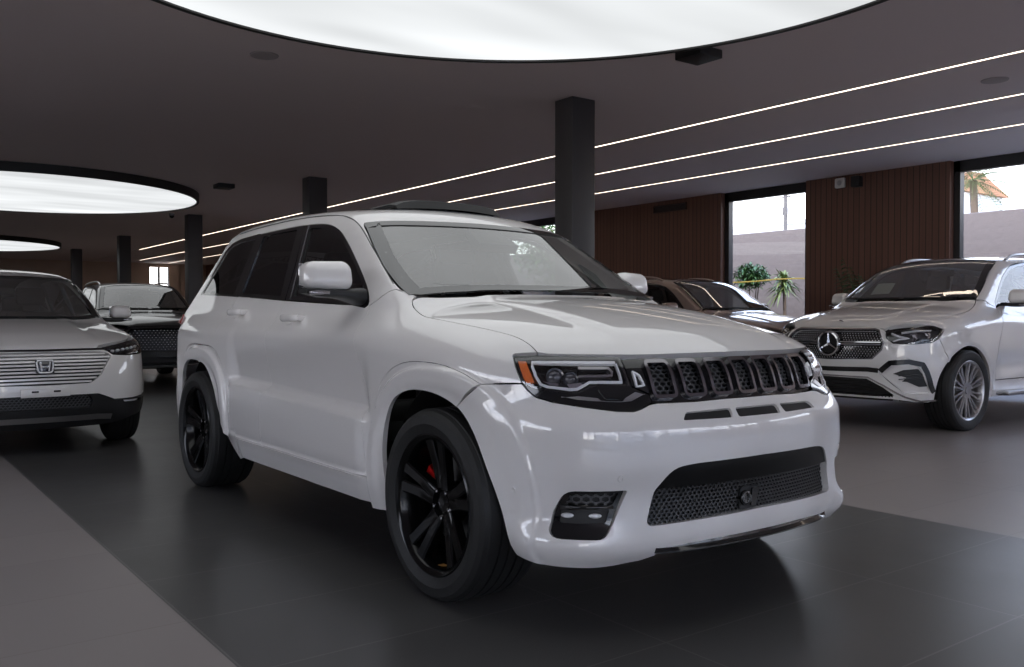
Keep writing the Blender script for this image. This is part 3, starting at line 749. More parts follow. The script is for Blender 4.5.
    for (hx, hz, par) in ((-.08, 1.103, fd), (-.98, 1.137, rd)):
        for sd, pr in zip(two, par):
            h = MB(); rings = []
            base = S.lift('side', [(hx, hz)])[0][1]
            for t in np.linspace(-1, 1, 15):
                x = hx+t*.115; off = .010+.038*(1-t**4)**.5; hh = .016+.004*(1-t*t)
                rings.append([(x, base+off+.011*math.cos(a), hz+hh*math.sin(a)) for a in np.linspace(0, 2*PI, 12, endpoint=False)])
            h.loft(rings)
            for t in (-1, 1): h.box((hx+t*.10, base+.012, hz), (.035, .05, .034), .010)
            if sd < 0: h.mirror()
            h.obj('door_handle', M_WHITE, pr)
            c = MB(); q = [(hx-.03+.055*math.cos(a), hz-.006+.034*math.sin(a)) for a in np.linspace(0, 2*PI, 24, endpoint=False)]
            sheet(S, 'cross', conv(S, 'side', 'cross', q), sp=.02, off=.003, thick=.006, mb=c)
            if sd < 0: c.mirror()
            c.obj('handle_cup', M_WHITE, pr)
    # ---- sill
    sill = sc(dens([(-.70, .403), (.93, .403)], .04, False))+sc([(.93, .30)])+sc(dens([(.90, .285), (-.70, .285)], .04, False))
    P2('sill_trim', 'cross', sill, M_WHITE, sp=.024, thick=.05)
    # ---- glasshouse
    dlo = spl([(.672, 1.158), (.676, 1.178), (.612, 1.248), (.42, 1.379), (.2, 1.511), (.05, 1.578), (-.13, 1.618), (-.41, 1.634), (-.75, 1.636), (-1.11, 1.632), (-1.45, 1.622), (-1.60, 1.606), (-1.70, 1.575), (-1.85, 1.42), (-1.98, 1.272), (-1.985, 1.262)], .03)
    dbelt = dens([(-1.985, 1.262), (-1.5, 1.250), (-1.145, 1.238), (-.7, 1.22), (-.295, 1.202), (.22, 1.180), (.45, 1.171), (.655, 1.150)], .04, False)
    def grow(d): return inset(np.array(dens(dlo+dbelt[1:], .03)), -d)
    DL = [tuple(q) for q in dlo+dbelt[1:]]
    dl_c = sc(DL)
    # windscreen outline (front coords y,z on upper; top coords at base)
    wsb = spl([(1.066, 0), (1.062, .16), (1.035, .40), (1.005, .60), (.988, .722)], .03)       # top: x, y (base)
    wsc = conv(S, 'top', 'cross', wsb)
    pill = conv(S, 'front', 'cross', spl([(.768, 1.205), (.768, 1.25), (.745, 1.344), (.702, 1.468), (.660, 1.575), (.640, 1.592)], .03))
    wtop = conv(S, 'front', 'cross', spl([(.640, 1.592), (.50, 1.605), (.25, 1.613), (0, 1.616)], .03))
    wshalf = wsc+pill+wtop[1:]
    W = sheet(S, 'cross', symc(wshalf[1:-1]), sp=.05, thick=.005, gap=.004)
    wg = W.obj('windscreen', M_WS, car)
    # black border of the windscreen (frit) just inside the glass
    inn = sheet(S, 'cross', symc(wshalf[1:-1]), [inset(np.array(symc(wshalf[1:-1]))*np.array([1, .85]), .055)/np.array([1, .85])], sp=.04, off=.004, thick=0, gap=.004)
    inn.obj('windscreen_border', M_FRIT, wg)
    cb = MB(); cp = conv(S, 'front', 'cross', [(.13, 1.50), (.10, 1.60), (-.10, 1.60), (-.13, 1.50)]); sheet(S, 'cross', cp, sp=.05, off=-.012, thick=.05, mb=cb)
    cb.obj('camera_housing', M_DARK, wg)
    # roof and pillars, one shell down over the rear quarters
    rear_edge = spl([(-2.03, 1.64), (-2.10, 1.585), (-2.22, 1.45)], .04)
    qtr = sc(spl([(-1.145, 1.236), (-1.17, 1.05), (-1.12, .895)], .03))+sc(flareR[flareR.index(min(flareR, key=lambda q: math.dist(q, (-1.12, .88)))):])[:-8]
    shell = wtop[::-1][1:]+pill[::-1][1:]+conv(S, 'top', 'cross', [(.985, .745)])+sc([(.87, 1.235), (.70, 1.165)])
    shell += sc(DL[:DL.index(min(DL, key=lambda q: math.dist(q, (-1.11, 1.632))))+1])+sc([(-1.13, 1.45)])+qtr+sc([(-2.10, .74), (-2.22, .75), (-2.25, 1.0)])+sc([(-2.24, 1.18), (-2.22, 1.25), (-2.10, 1.42), (-2.0, 1.55)])+[(-2.0, R(75)), (-2.02, R(85))]
    iq = DL.index(min(DL, key=lambda q: math.dist(q, (-1.11, 1.632))))
    qg = [(-1.16, 1.612), (-1.45, 1.604), (-1.58, 1.59), (-1.67, 1.56), (-1.82, 1.40), (-1.945, 1.275), (-1.5, 1.263), (-1.205, 1.253)]
    h1 = sc(rnd(qg, .02, 3)); h2 = [(a, PI-b) for a, b in h1]
    sun = [(-.45, .40), (.05, .40), (.05, -.40), (-.45, -.40)]
    sh = sheet(S, 'cross', symc(shell), [h1, h2], sp=.035, thick=.02, lines=flR[:3]+[[(a, PI-b) for a, b in l] for l in flR[:3]])
    shell_o = sh.obj('body_shell', M_WHITE, car)
    P2('quarter_window', 'cross', h1, M_PRIV, off=-.004, thick=.004, gap=.003)
    P2('quarter_window_frame', 'cross', sc(rnd([(-1.10, 1.640), (-1.45, 1.628), (-1.61, 1.61), (-1.705, 1.575), (-1.85, 1.42), (-1.99, 1.262), (-1.5, 1.247), (-1.13, 1.234)], .02, 3)), M_BLACKGLOSS, holes=[h1], off=.001, thick=.012, gap=0)
    # door window frames and panes
    g1 = rnd([(.615, 1.19), (.585, 1.25), (.40, 1.372), (.185, 1.498), (.035, 1.563), (-.13, 1.600), (-.315, 1.612), (-.225, 1.226), (.22, 1.198), (.45, 1.188)], .015, 3)
    g2 = rnd([(-.50, 1.617), (-.75, 1.619), (-1.03, 1.615), (-1.065, 1.258), (-.7, 1.24), (-.41, 1.227)], .012, 3)
    ia = min(range(len(DL)), key=lambda i: math.dist(DL[i], (-.41, 1.634)))
    f1 = DL[:ia+1]+[(-.345, 1.40), (-.322, 1.203)]+[q for q in dbelt if q[0] > -.29]
    f2 = [(-.41, 1.634)]+DL[ia+1:iq+1]+[(-1.13, 1.45), (-1.145, 1.238)]+[q for q in dbelt if -1.14 < q[0] < -.33]+[(-.328, 1.203), (-.35, 1.40)]
    for nm, f, gq, M_, par in (('window_frame', f1, g1, M_SG, fd), ('window_frame', f2, g2, M_PRIV, rd)):
        P2(nm, 'cross', sc(dens(f, .03)), M_BLACKGLOSS, holes=[sc(gq)], parent=par, thick=.02, gap=.001, off=.001)
        P2('window_pane', 'cross', sc(gq), M_, parent=par, off=-.006, thick=.003, gap=0)
    st = MB(); strip(S, 'cross', sc([(-.352, 1.63), (-.262, 1.205)]), .010, .004, .006, mb=st)
    for sd in two:
        q = MB(); q.add(st.v, st.f)
        if sd < 0: q.mirror()
        q.obj('pillar_trim', M_DCHROME, fd[0 if sd > 0 else 1])
    # seam between roof and door frames
    sm = sc(spl([(.83, 1.262), (.525, 1.445), (.30, 1.575), (.10, 1.640), (-.15, 1.672), (-.55, 1.690), (-1.05, 1.690), (-1.56, 1.672)], .03))
    st = MB(); strip(S, 'cross', sm, .004, .0006, .003, mb=st); q = MB(); q.add(st.v, st.f).mirror(); q.obj('roof_seam', M_BLACK, shell_o); st.obj('roof_seam', M_BLACK, shell_o)
    # ---- sunroof, tilted open
    sr = sheet(S, 'top', rnd([(.15, .42), (.15, -.42), (-.62, -.42), (-.62, .42)], .05, 4), sp=.06, off=.002, thick=.01); so = sr.obj('sunroof', M_BLACKGLOSS, shell_o)
    v = MB(); rings = []
    for y in np.linspace(-.35, .35, 17):
        z = S.lift('top', [(.12, y)])[0][2]; k = .05*(1-(abs(y)/.385)**8); x = .17-.05*(y/.36)**2
        rings.append([(x, y, z+.006), (x-.02, y, z+k), (x-.09, y, z+k+.010), (x-.36, y, z+k+.004), (x-.36, y, z+k-.012), (x-.06, y, z+k-.010)])
    v.loft(rings); v.obj('sunroof_deflector', M_BLACK, so, auto=30)
    # ---- rear
    rb = [(0, .34)]
    rc_ = lambda pts: conv(S, 'side', 'rcyl', pts)
    tl = [(0, .82), (.45, .82), (.62, .82)]
    sheet(S, 'rcyl', sym([(0, .30), (.35, .30), (.62, .31), (.73, .33)]+rc_([(-1.99, .34), (-2.0, .52), (-1.96, .72), (-2.10, .74), (-2.22, .76)])+[(0, .76)])[:-1], sp=.05, thick=.03).obj('rear_bumper', M_WHITE, car)
    sheet(S, 'rcyl', sym([(0, .77), (.46, .77), (.47, 1.18), (0, 1.18)])[:-1], sp=.06, thick=.03).obj('tailgate', M_WHITE, car)
    sheet(S, 'rcyl', sym([(0, 1.19), (.54, 1.19), (.50, 1.35), (.44, 1.53), (0, 1.58)])[:-1], sp=.06, thick=.01).obj('rear_window', M_PRIV, car)
    P2('tail_lamp', 'rcyl', rnd([(.47, .94), (.47, 1.12), (.58, 1.13), (.585, 1.03), (.57, .94)], .02, 3), M_REDLENS, off=.006, thick=.02)
    # ---- underside and linings
    u = MB(); u.box((0, 0, .36), (4.2, 1.30, .14), .03); u.box((0, 0, .50), (1.7, 1.72, .10), .02); u.box((1.95, 0, .42), (.35, 1.2, .2), .03)
    u.tube([(-1.457, -.8, .375), (-1.457, .8, .375)], .05, 10); u.tube([(1.457, -.8, .375), (1.457, .8, .375)], .045, 10)
    u.obj('underbody', M_DARK, car)
    u = MB(); u.box((1.9, -.72, .272), (.30, .18, .010), .003); u.obj('undertray', M_SILVER, car)
    arch_liner(car, 1.457, .42, .445, .86, .55, M_BROWNLIN); arch_liner(car, -1.457, .42, .445, .86, .55, M_BROWNLIN)
    ll = MB(); base = sheet(S, 'cross', sc(dens([(.80, 1.12), (-1.9, 1.2), (-1.9, .95), (-1.0, .95), (-.95, .36), (.85, .36)], .06)), sp=.08, off=-.035, thick=0, gap=0); ll.add(base.v, base.f, base.n); base.mirror(); ll.add(base.v, base.f, base.n)
    ll.obj('door_lining', M_INT, car)
    hd = sheet(S, 'cross', symc([(.25, R(88)), (.12, R(65)), (-.2, R(63)), (-1.5, R(63)), (-1.9, R(68)), (-1.9, R(88))]), sp=.08, off=-.04, thick=0, gap=0); hd.obj('headliner', M_INT, car)
    fl = MB(); fl.box((-.35, 0, .40), (2.9, 1.5, .03)); fl.box((1.02, 0, .76), (.05, 1.5, .74)); fl.box((-1.3, 0, .80), (.3, 1.3, .8), .05); fl.obj('cabin_floor', M_INT, car)
    cw = MB(); rings = []
    for y in np.linspace(-.74, .74, 21):
        x = 1.10-.14*(y/.74)**2; rings.append([(x+.05, y, 1.165), (x-.03, y, 1.185), (x-.10, y, 1.17), (x-.10, y, 1.10), (x+.05, y, 1.10)])
    cw.loft(rings); cw.obj('cowl_panel', M_BLACK, car)
    for k, (y0, y1, y2) in enumerate(((-.62, -.25, -.05), (.05, .35, .62))):
        wp = MB(); pts = []
        for y in np.linspace(y0, y2, 12):
            p = S.lift('top', [(1.04-.13*(y/.7)**2, abs(y))])[0]; pts.append((p[0]-.02, y, p[2]+.006))
        wp.tube(pts, .0055, 6); wp.obj('wiper', M_BLACK, car)
    dsh = MB(); rings = []
    for y in np.linspace(-.70, .70, 15):
        rings.append([(1.0, y, 1.13), (.78, y, 1.15), (.60, y, 1.11), (.52, y, 1.02), (.56, y, .86), (1.0, y, .80)])
    dsh.loft(rings); dsh.box((.55, .37, 1.12), (.16, .36, .10), .04); dsh.obj('dashboard', M_INT, car, auto=30)
    steering_mb(MB(), .34, .38, 1.04).obj('steering_wheel', M_INT, car)
    for x, y, nm in ((-.08, -.38, 0), (-.08, .38, 0)):
        m = MB(); seat_mb(m, x, y, .46); m.obj('front_seat', M_SEAT, car)
    m = MB(); m.box((-1.02, 0, .62), (.5, 1.25, .18), .06); m.box((-1.30, 0, .98), (.16, 1.25, .62), .06, Matrix.Rotation(R(-14), 3, 'Y').to_4x4())
    for y in (-.38, .38): m.box((-1.40, y, 1.36), (.09, .24, .15), .04)
    m.obj('rear_seat', M_SEAT, car)
    m = MB(); m.box((.18, 0, 1.45), (.03, .24, .08), .02); m.obj('interior_mirror', M_DARK, car)
    # ---- door mirrors
    for sd in two: mirror_parts(car, sd, (.57, .985, 1.303), (.14, .235, .138), M_WHITE, M_BLACK, foot=(.58, .81, 1.155))
    # ---- wheels
    d = {}
    m = MB(); rim_base(m, .267, .295, 0)
    for i in range(5):
        for s in (-1, 1): spokes(m, 1, .06, .252, .050, .046, .088, .122, .04, a0=R(90+72*i+s*9.5))
        spokes(m, 1, .05, .13, .075, .05, .078, .084, .035, a0=R(90+72*i))
    m.lathe([(0, .070), (.034, .074), (.036, .066), (.075, .076), (.082, .06), (.082, .0), (0, 0)], 40)
    d['rim'] = m.mesh('wheel', auto=35); d['rim'].materials.append(M_RIM)
    m = tyre_mb(.378, .30, .268); d['tyre'] = m.mesh('tyre', auto=25); d['tyre'].materials.append(M_TYRE)
    m = MB(); m.lathe([(.06, .0), (.185, .0), (.185, .012), (.06, .012)], 48, close=True); m.lathe([(.075, .014), (.075, .05), (0, .05)], 32); d['disc'] = m.mesh('brake_disc', auto=30); d['disc'].materials.append(M_DISC)
    m = MB(); 
    for i in range(5): 
        a = R(90+36+72*i); m.lathe([(0, .092), (.009, .090), (.011, .07)], 8, Matrix.Translation((.057*math.cos(a), 0, .057*math.sin(a))))
    d['nuts'] = m.mesh('wheel_nuts', auto=30); d['nuts'].materials.append(M_CHROME)
    m = MB(); m.lathe([(.115, .045), (.198, .050), (.205, .03), (.205, -.05), (.115, -.05)], 16, None, R(2), R(40), close=True); d['cal'] = m.mesh('brake_caliper', auto=30); d['cal'].materials.append(M_RED)
    for x in (1.457, -1.457):
        for sd in two:
            w = make_wheel(car, 'wheel', (x, sd*.822, .376), sd, d)
            if x > 0 and sd < 0:
                MB().lathe([(.243, .072), (.243, .112)], 6, None, R(99), R(106)).obj('rim_sticker', M_YELLOW, w, label='small yellow sticker'); MB().lathe([(.241, .03), (.241, .105)], 8, None, R(-104), R(-90)).obj('rim_label', M_TAN, w, label='tan paper label')
    return car
# ================================================================== the other cars
class Kit:
    def __init__(s, S, car, paint): s.S, s.car, s.paint = S, car, paint
    def P2(s, name, fam, ol, m, holes=(), parent=None, label=None, **k):
        out = []; base = sheet(s.S, fam, ol, holes, **k)
        for sd in (1, -1):
            q = MB(); q.v, q.f, q.n, q.cust, q.flat = list(base.v), list(base.f), list(base.n), base.cust, list(base.flat)
            if sd < 0: q.mirror()
            p = parent or s.car
            if isinstance(p, (list, tuple)): p = p[0 if sd > 0 else 1]
            out.append(q.obj(name, m, p, label=label))
        return out
    def dup2(s, mb, name, m, parent=None, **k):
        """a built half and its mirror image"""
        out = []
        for sd in (1, -1):
            q = MB(); q.add(mb.v, mb.f); q.flat = list(mb.flat)
            if sd < 0: q.mirror()
            p = parent or s.car
            if isinstance(p, (list, tuple)): p = p[0 if sd > 0 else 1]
            out.append(q.obj(name, m, p, **k))
        return out
    def one(s, name, fam, ol, m, holes=(), parent=None, **k):
        return sheet(s.S, fam, ol, holes, **k).obj(name, m, parent or s.car)
    sc = lambda s, p: conv(s.S, 'side', 'cross', p)
    fr = lambda s, p: conv(s.S, 'front', 'cyl', p)
    sy = lambda s, p: conv(s.S, 'side', 'cyl', p)
    tc = lambda s, p: conv(s.S, 'top', 'cross', p)
    fc = lambda s, p: conv(s.S, 'front', 'cross', p)
symF = lambda h: list(h)+[(-a, b) for a, b in h[::-1] if abs(a) > 1e-6]
symC = lambda h: list(h)+[(a, PI-b) for a, b in h[::-1]]
symT = lambda h: list(h)+[(a, -b) for a, b in h[::-1]]
def wheel_data(wr, tw, rr, n, m_rim, pair=True, win=.035, wout=.02, caps=True):
    d = {}; m = MB(); rim_base(m, rr-.013, tw*.95, 0); h = tw/2
    for i in range(n):
        if pair:
            for q in (-1, 1): spokes(m, 1, .05, rr-.02, win, wout, h*.72, h*.84, .03, a0=R(90+360/n*i+q*140/n/2))
        else: spokes(m, 1, .05, rr-.02, win, wout, h*.72, h*.84, .03, a0=R(90+360/n*i))
    m.lathe([(0, h*.76), (.032, h*.78), (.036, h*.70), (.075, h*.74), (.08, h*.5), (.08, 0), (0, 0)], 32)
    d['rim'] = m.mesh('wheel', auto=35); d['rim'].materials.append(m_rim)
    m = tyre_mb(wr+.003, tw, rr-.010); d['tyre'] = m.mesh('tyre', auto=25); d['tyre'].materials.append(M_TYRE)
    m = MB(); m.lathe([(.06, 0), (rr*.68, 0), (rr*.68, .012), (.06, .012)], 40, close=True); m.lathe([(.075, .014), (.075, .05), (0, .05)], 24); d['disc'] = m.mesh('brake_disc', auto=30); d['disc'].materials.append(M_DISC)
    return d
def common(K, c):
    """everything but the face: bonnet, wings, doors, glass, roof, rear, cabin, wheels, mirrors"""
    S, car, sc, P2 = K.S, K.car, K.sc, K.P2; pm = K.paint; ax, wr, ra = S.ax, S.wr, S.ra
    th = np.linspace(R(-16), R(196), 46)
    ringf = lambda cx, r: [(cx-r*math.cos(t), max(c['low'], wr+r*math.sin(t))) for t in th]
    aF, aR = ringf(ax, ra), ringf(-ax, ra)
    lF = [[(cx-r*math.cos(t), wr+r*math.sin(t)) for t in np.linspace(0, PI, 40)] for cx in (ax, -ax) for r in (ra+.085, ra+.05, ra+.025)]
    lines = [sc(l) for l in lF]; lb = [K.sy([q for q in l if q[0] > ax+.05]) for l in lF[:3]]
    dF, dM, dR, sz = c['doorF'], c['doorM'], c['doorR'], c['sill']
    belt = lambda x: np.interp(x, [b[0] for b in c['belt'][::-1]], [b[1] for b in c['belt'][::-1]])
    hood = symT(c['hoodrear']+c['hoodcut'][1:]+conv(S, 'front', 'top', c['hoodfront'])[1:])
    K.one('bonnet', 'top', hood, pm, sp=.05, thick=.03)
    # wing
    K.seam = c['wingfront']                              # side x, z from arch up to the bonnet corner
    wing = K.tc(c['hoodcut'])+sc(c['wingfront'][::-1])+sc([q for q in aF if q[0] < c['wingfront'][0][0]-.005][::-1])+sc([(aF[0][0]-.05, c['low'])])+sc(dF[::-1])+sc([c['pillarfoot']])
    P2('front_fender', 'cross', wing, pm, sp=.035, thick=.04, lines=lines)
    b = lambda x0, x1: [(x, float(belt(x))) for x in np.linspace(x0, x1, 12)]
    fd = P2('front_door', 'cross', sc(dF[:1]+b(dF[0][0], dM[0][0])[1:-1]+dM)+sc(dens([dM[-1], dF[-1]], .05, False))[1:-1]+sc(dF[::-1])[:-1], pm, sp=.045)
    rd = P2('rear_door', 'cross', sc(dM[:1]+b(dM[0][0], dR[0][0])[1:-1]+dR)+sc(dens([dR[-1], dM[-1]], .05, False))[1:-1]+sc(dM[::-1])[:-1], pm, sp=.045, lines=lines[3:])
    P2('sill_trim', 'cross', sc(dens([(dR[-1][0]+.02, sz-.003), (dF[-1][0]+.02, sz-.003)], .05, False))+sc(dens([(aF[0][0]-.04, c['low']), (aR[-1][0]+.03, c['low'])], .05, False)), c.get('sillmat', M_BLACK), sp=.05, thick=.05)
    for x, z, p in ((dM[0][0]+.18, c['hz'], fd), (dR[0][0]+.20, c['hz']+.02, rd)):
        h = MB(); base = S.lift('side', [(x, z)])[0][1]; rings = []
        for t in np.linspace(-1, 1, 11): rings.append([(x+t*.11, base+.008+.036*(1-t**4)**.5+.010*math.cos(a), z+.015*math.sin(a)) for a in np.linspace(0, 2*PI, 10, endpoint=False)])
        h.loft(rings); K.dup2(h, 'door_handle', pm, p)
    # glass
    dl = c['dlo']; bl = b(dl[-1][0], dl[0][0]); D = dl+bl[1:-1]
    ws = K.tc(c['wsbase'])+K.fc(c['pillar'])+K.fc(c['wstop'])
    K.glass = W = K.one('windscreen', 'cross', symC(ws[1:-1]), c.get('wsmat', M_WS), sp=.08, thick=.005, gap=.004)
    sA = np.array([1, .85]); K.one('windscreen_border', 'cross', symC(ws[1:-1]), M_FRIT, holes=[inset(np.array(symC(ws[1:-1]))*sA, .045)/sA], parent=W, sp=.05, off=.006, thick=0, gap=.004)
    xq = c['quarter']; iq = min(range(len(dl)), key=lambda i: abs(dl[i][0]-xq) if dl[i][1] > dl[0][1]+.15 else 9)
    ib = min(range(len(dl)), key=lambda i: abs(dl[i][0]-(dM[0][0]-.06)) if dl[i][1] > dl[0][1]+.15 else 9)
    shell = K.fc(c['wstop'])[::-1][1:]+K.fc(c['pillar'])[::-1][1:]+sc([c['pillarfoot'], dF[0]])+sc(dl[:iq+1])+sc([(xq-.01, float(belt(xq))+.12)])+sc(dR[:1])
    rarch = [q for q in ringf(-ax, ra)]
    i0 = min(range(len(rarch)), key=lambda i: math.dist(rarch[i], c['dRarch']))
    # after the rear door's edge: arch to the bumper line and up the tail
    dcut = [q for q in dR if q[1] > c['dRarch'][1]]
    arc = [(-ax+ra*math.cos(t), wr+ra*math.sin(t)) for t in np.linspace(math.atan2(c['dRarch'][1]-wr, c['dRarch'][0]+ax), R(175), 24)]
    shell += sc(dcut[1:])+sc(arc)+sc(c['tail'])+[(c['roofrear'], R(75)), (c['roofrear']-.02, R(85))]
    q1 = [dl[i] for i in range(iq+2, len(dl))]+[(x, z) for x, z in bl if x < xq-.06]
    qh = sc(inset(np.array(q1), .02)[::-1] if area(q1) < 0 else inset(np.array(q1), .02)); qh2 = [(a, PI-t) for a, t in qh]
    shell_o = K.one('body_shell', 'cross', symC(shell), pm, holes=[qh, qh2], sp=.05, thick=.02, lines=lines[3:]+[[(a, PI-t) for a, t in l] for l in lines[3:]])
    K.shell = shell_o
    P2('quarter_window', 'cross', qh, M_PRIV, off=-.004, thick=.004, gap=.002, sp=.06)
    f1 = dl[:ib+1]+[(dM[0][0]-.02, float(belt(dM[0][0]))+.15)]+dM[:1]+b(dM[0][0], dl[0][0])[1:]
    f2 = [dl[ib]]+dl[ib+1:iq+1]+[(xq-.01, float(belt(xq))+.12)]+dR[:1]+b(dR[0][0], dM[0][0])[1:]+[(dM[0][0]-.02, float(belt(dM[0][0]))+.15)]
    for f, M_, p in ((f1, M_SG, fd), (f2, c.get('rglass', M_PRIV), rd)):
        f = dedup(dens(f, .03)); g = inset(np.array(f), .035); g = inset(g, 0)
        P2('window_frame', 'cross', sc(f), c.get('framemat', M_BLACKGLOSS), holes=[sc(g)], parent=p, thick=.02, gap=.001, sp=.05)
        P2('window_pane', 'cross', sc(g), M_, parent=p, off=-.006, thick=0, gap=0, sp=.08)
    # rear end
    rc_ = lambda p: conv(S, 'side', 'rcyl', p)
    z1, z2, z3 = c['rear']
    tl = c['tail']; zr = tl[0][1]
    K.one('rear_bumper', 'rcyl', symF([(0, c['low']+.04), (.5, c['low']+.05)]+rc_([(-ax-ra-.02, c['low']+.02), arc[-1], tl[0], tl[1]])+[(0, z1)])[:-1], pm, sp=.08, thick=.03)
    K.one('tailgate', 'rcyl', symF([(0, z1), (.52, z1), (.52, z2), (0, z2)])[:-1], pm, sp=.08, thick=.03)
    K.one('rear_window', 'rcyl', symF([(0, z2+.01), (.54, z2+.01), (.42, z3), (0, z3+.03)])[:-1], M_PRIV, sp=.08, thick=.01)
    P2('tail_lamp', 'rcyl', [(.53, z1+.12), (.53, z2-.08), (.70, z2-.06), (.68, z1+.14)], M_REDLENS, off=.005, thick=.02)
    # roof rails
    if c.get('rail'):
        x0, x1, yr = c['rail']; m = MB(); pts = []
        for t in np.linspace(0, 1, 24):
            x = x0+(x1-x0)*t; z = S.lift('top', [(x, yr)])[0][2]; pts.append((x, yr, z-.004+.05*(1-(2*t-1)**8)))
        m.tube(pts, .017, 8); K.dup2(m, 'roof_rail', c.get('railmat', M_SILVER))
    if c.get('sunroof'):
        x0, x1, yr = c['sunroof']; K.one('glass_roof', 'top', rnd([(x0, yr), (x0, -yr), (x1, -yr), (x1, yr)], .05, 4), M_BLACKGLOSS, parent=shell_o, off=.002, thick=.006, sp=.08)
    # underside, cabin
    L = ax; u = MB(); u.box((0, 0, wr), (2*L+1.2, 1.2, .14), .03); u.box((0, 0, wr+.10), (2*L-1.1, 1.6, .10), .02); u.tube([(-L, -.75, wr), (-L, .75, wr)], .05, 8); u.tube([(L, -.75, wr), (L, .75, wr)], .045, 8); u.obj('underbody', M_DARK, car)
    for cx in (L, -L): arch_liner(car, cx, wr+.02, ra+.01, c['tw']-.02, .5, M_BROWNLIN)
    y0, zb = c['tw'], c['belt'][0][1]
    ll = MB(); base = sheet(S, 'cross', sc(dens([(dF[0][0], zb-.05), (-L-.3, zb-.02), (-L-.3, zb-.3), (-L+.45, zb-.3), (-L+.5, wr), (dF[-1][0], wr)], .06)), sp=.1, off=-.035, thick=0, gap=0); ll.add(base.v, base.f, base.n); base.mirror(); ll.add(base.v, base.f, base.n); ll.obj('door_lining', M_INT, car)
    xr_ = c['wstop'][-1]; hx = S.lift('front', [c['wstop'][-1]])[0][0]
    K.one('headliner', 'cross', symC([(hx-.12, R(88)), (hx-.2, R(66)), (-L-.2, R(66)), (-L-.2, R(88))]), M_INT, sp=.1, off=-.045, thick=0, gap=0)
    xb = c['wsbase'][0][0]; zw = S.lift('top', [c['wsbase'][0]])[0][2]
    f = MB(); f.box((-.3, 0, wr+.02), (2*L-.2, 1.4, .03)); f.box((xb-.02, 0, zw-.42), (.05, 1.35, .70)); f.box((-L, 0, wr+.40), (.3, 1.2, .7), .05); f.obj('cabin_floor', M_INT, car)
    m = MB(); rings = []
    for y in np.linspace(-.62, .62, 13): rings.append([(xb-.10, y, zw-.06), (xb-.30, y, zw-.03), (xb-.46, y, zw-.07), (xb-.54, y, zw-.17), (xb-.5, y, zw-.32), (xb-.08, y, zw-.4)])
    m.loft(rings); m.obj('dashboard', M_INT, car, auto=30)
    steering_mb(MB(), xb-.70, .36, zw-.16, .18).obj('steering_wheel', M_INT, car)
    for y in (-.36, .36): seat_mb(MB(), xb-1.12, y, zw-.72).obj('front_seat', M_SEAT, car)
    m = MB(); x2 = xb-2.0; m.box((x2, 0, zw-.58), (.5, 1.2, .18), .06); m.box((x2-.3, 0, zw-.22), (.16, 1.2, .60), .06, Matrix.Rotation(R(-14), 3, 'Y').to_4x4())
    for y in (-.36, .36): m.box((x2-.40, y, zw+.15), (.09, .24, .15), .04)
    m.obj('rear_seat', M_SEAT, car)
    m = MB(); m.box((hx-.12, 0, c['wstop'][-1][1]-.14), (.03, .24, .07), .02); m.obj('interior_mirror', M_DARK, W)
    m = MB(); rings = []
    for y in np.linspace(-.66, .66, 17):
        x = xb+.02-.14*(y/.7)**2; z = S.lift('top', [(x+.02, abs(y))])[0][2]; rings.append([(x+.05, y, z-.03), (x-.02, y, z-.012), (x-.10, y, z-.02), (x-.10, y, z-.08), (x+.05, y, z-.08)])
    m.loft(rings); m.obj('cowl_panel', M_BLACK, car)
    for ya, yb in ((-.58, .0), (.06, .60)):
        m = MB(); m.tube([(p[0], y, p[2]+.010) for y in np.linspace(ya, yb, 9) for p in S.lift('top', [(xb-.01-.13*(y/.7)**2, abs(y))])], .008, 6); m.obj('wiper', M_BLACK, car)
    if c.get('mirror'):
        mc, md, mf = c['mirror']
        for sd in (1, -1): mirror_parts(car, sd, mc, md, c.get('mirrormat', pm), c.get('mirrorlow', M_BLACK), foot=mf)
    for x in (L, -L):
        for sd in (1, -1): make_wheel(car, 'wheel', (x, sd*c['tw'], wr), sd, c['wheel'])
    return aF, lb
def nose(K, c, aF, lb, top, holes, mat_, name='front_bumper', low=None, thick=.05):
    """bumper skin: bottom edge low (front y, z), arch, wing seam, then top edge (front y, z) to the centre"""
    x0 = c['wingfront'][0][0]
    half = K.fr(low)+K.sy([q for q in aF if q[0] > x0+.004 and q[1] > low[-1][1]][::-1])+K.sy(c['wingfront'][:c.get('wf', 2)])+K.fr(dens(top, .03, False))
    full = half+[(-a, b) for a, b in half[::-1] if abs(a) > 1e-4]
    return sheet(K.S, 'cyl', full, [K.fr(h) for h in holes], sp=.04, thick=thick, edge=.02, lines=lb+[[(-a, b) for a, b in l] for l in lb]).obj(name, mat_, K.car)
flip = lambda h: [(-a, b) for a, b in h]
def backing(K, hs, off, par, m=None):
    for h in hs: K.one('opening_backing', 'cyl', K.fr(inset(np.array(h), -.004)), m or M_BLACK, parent=par, sp=.06, off=-off, thick=0, gap=0)
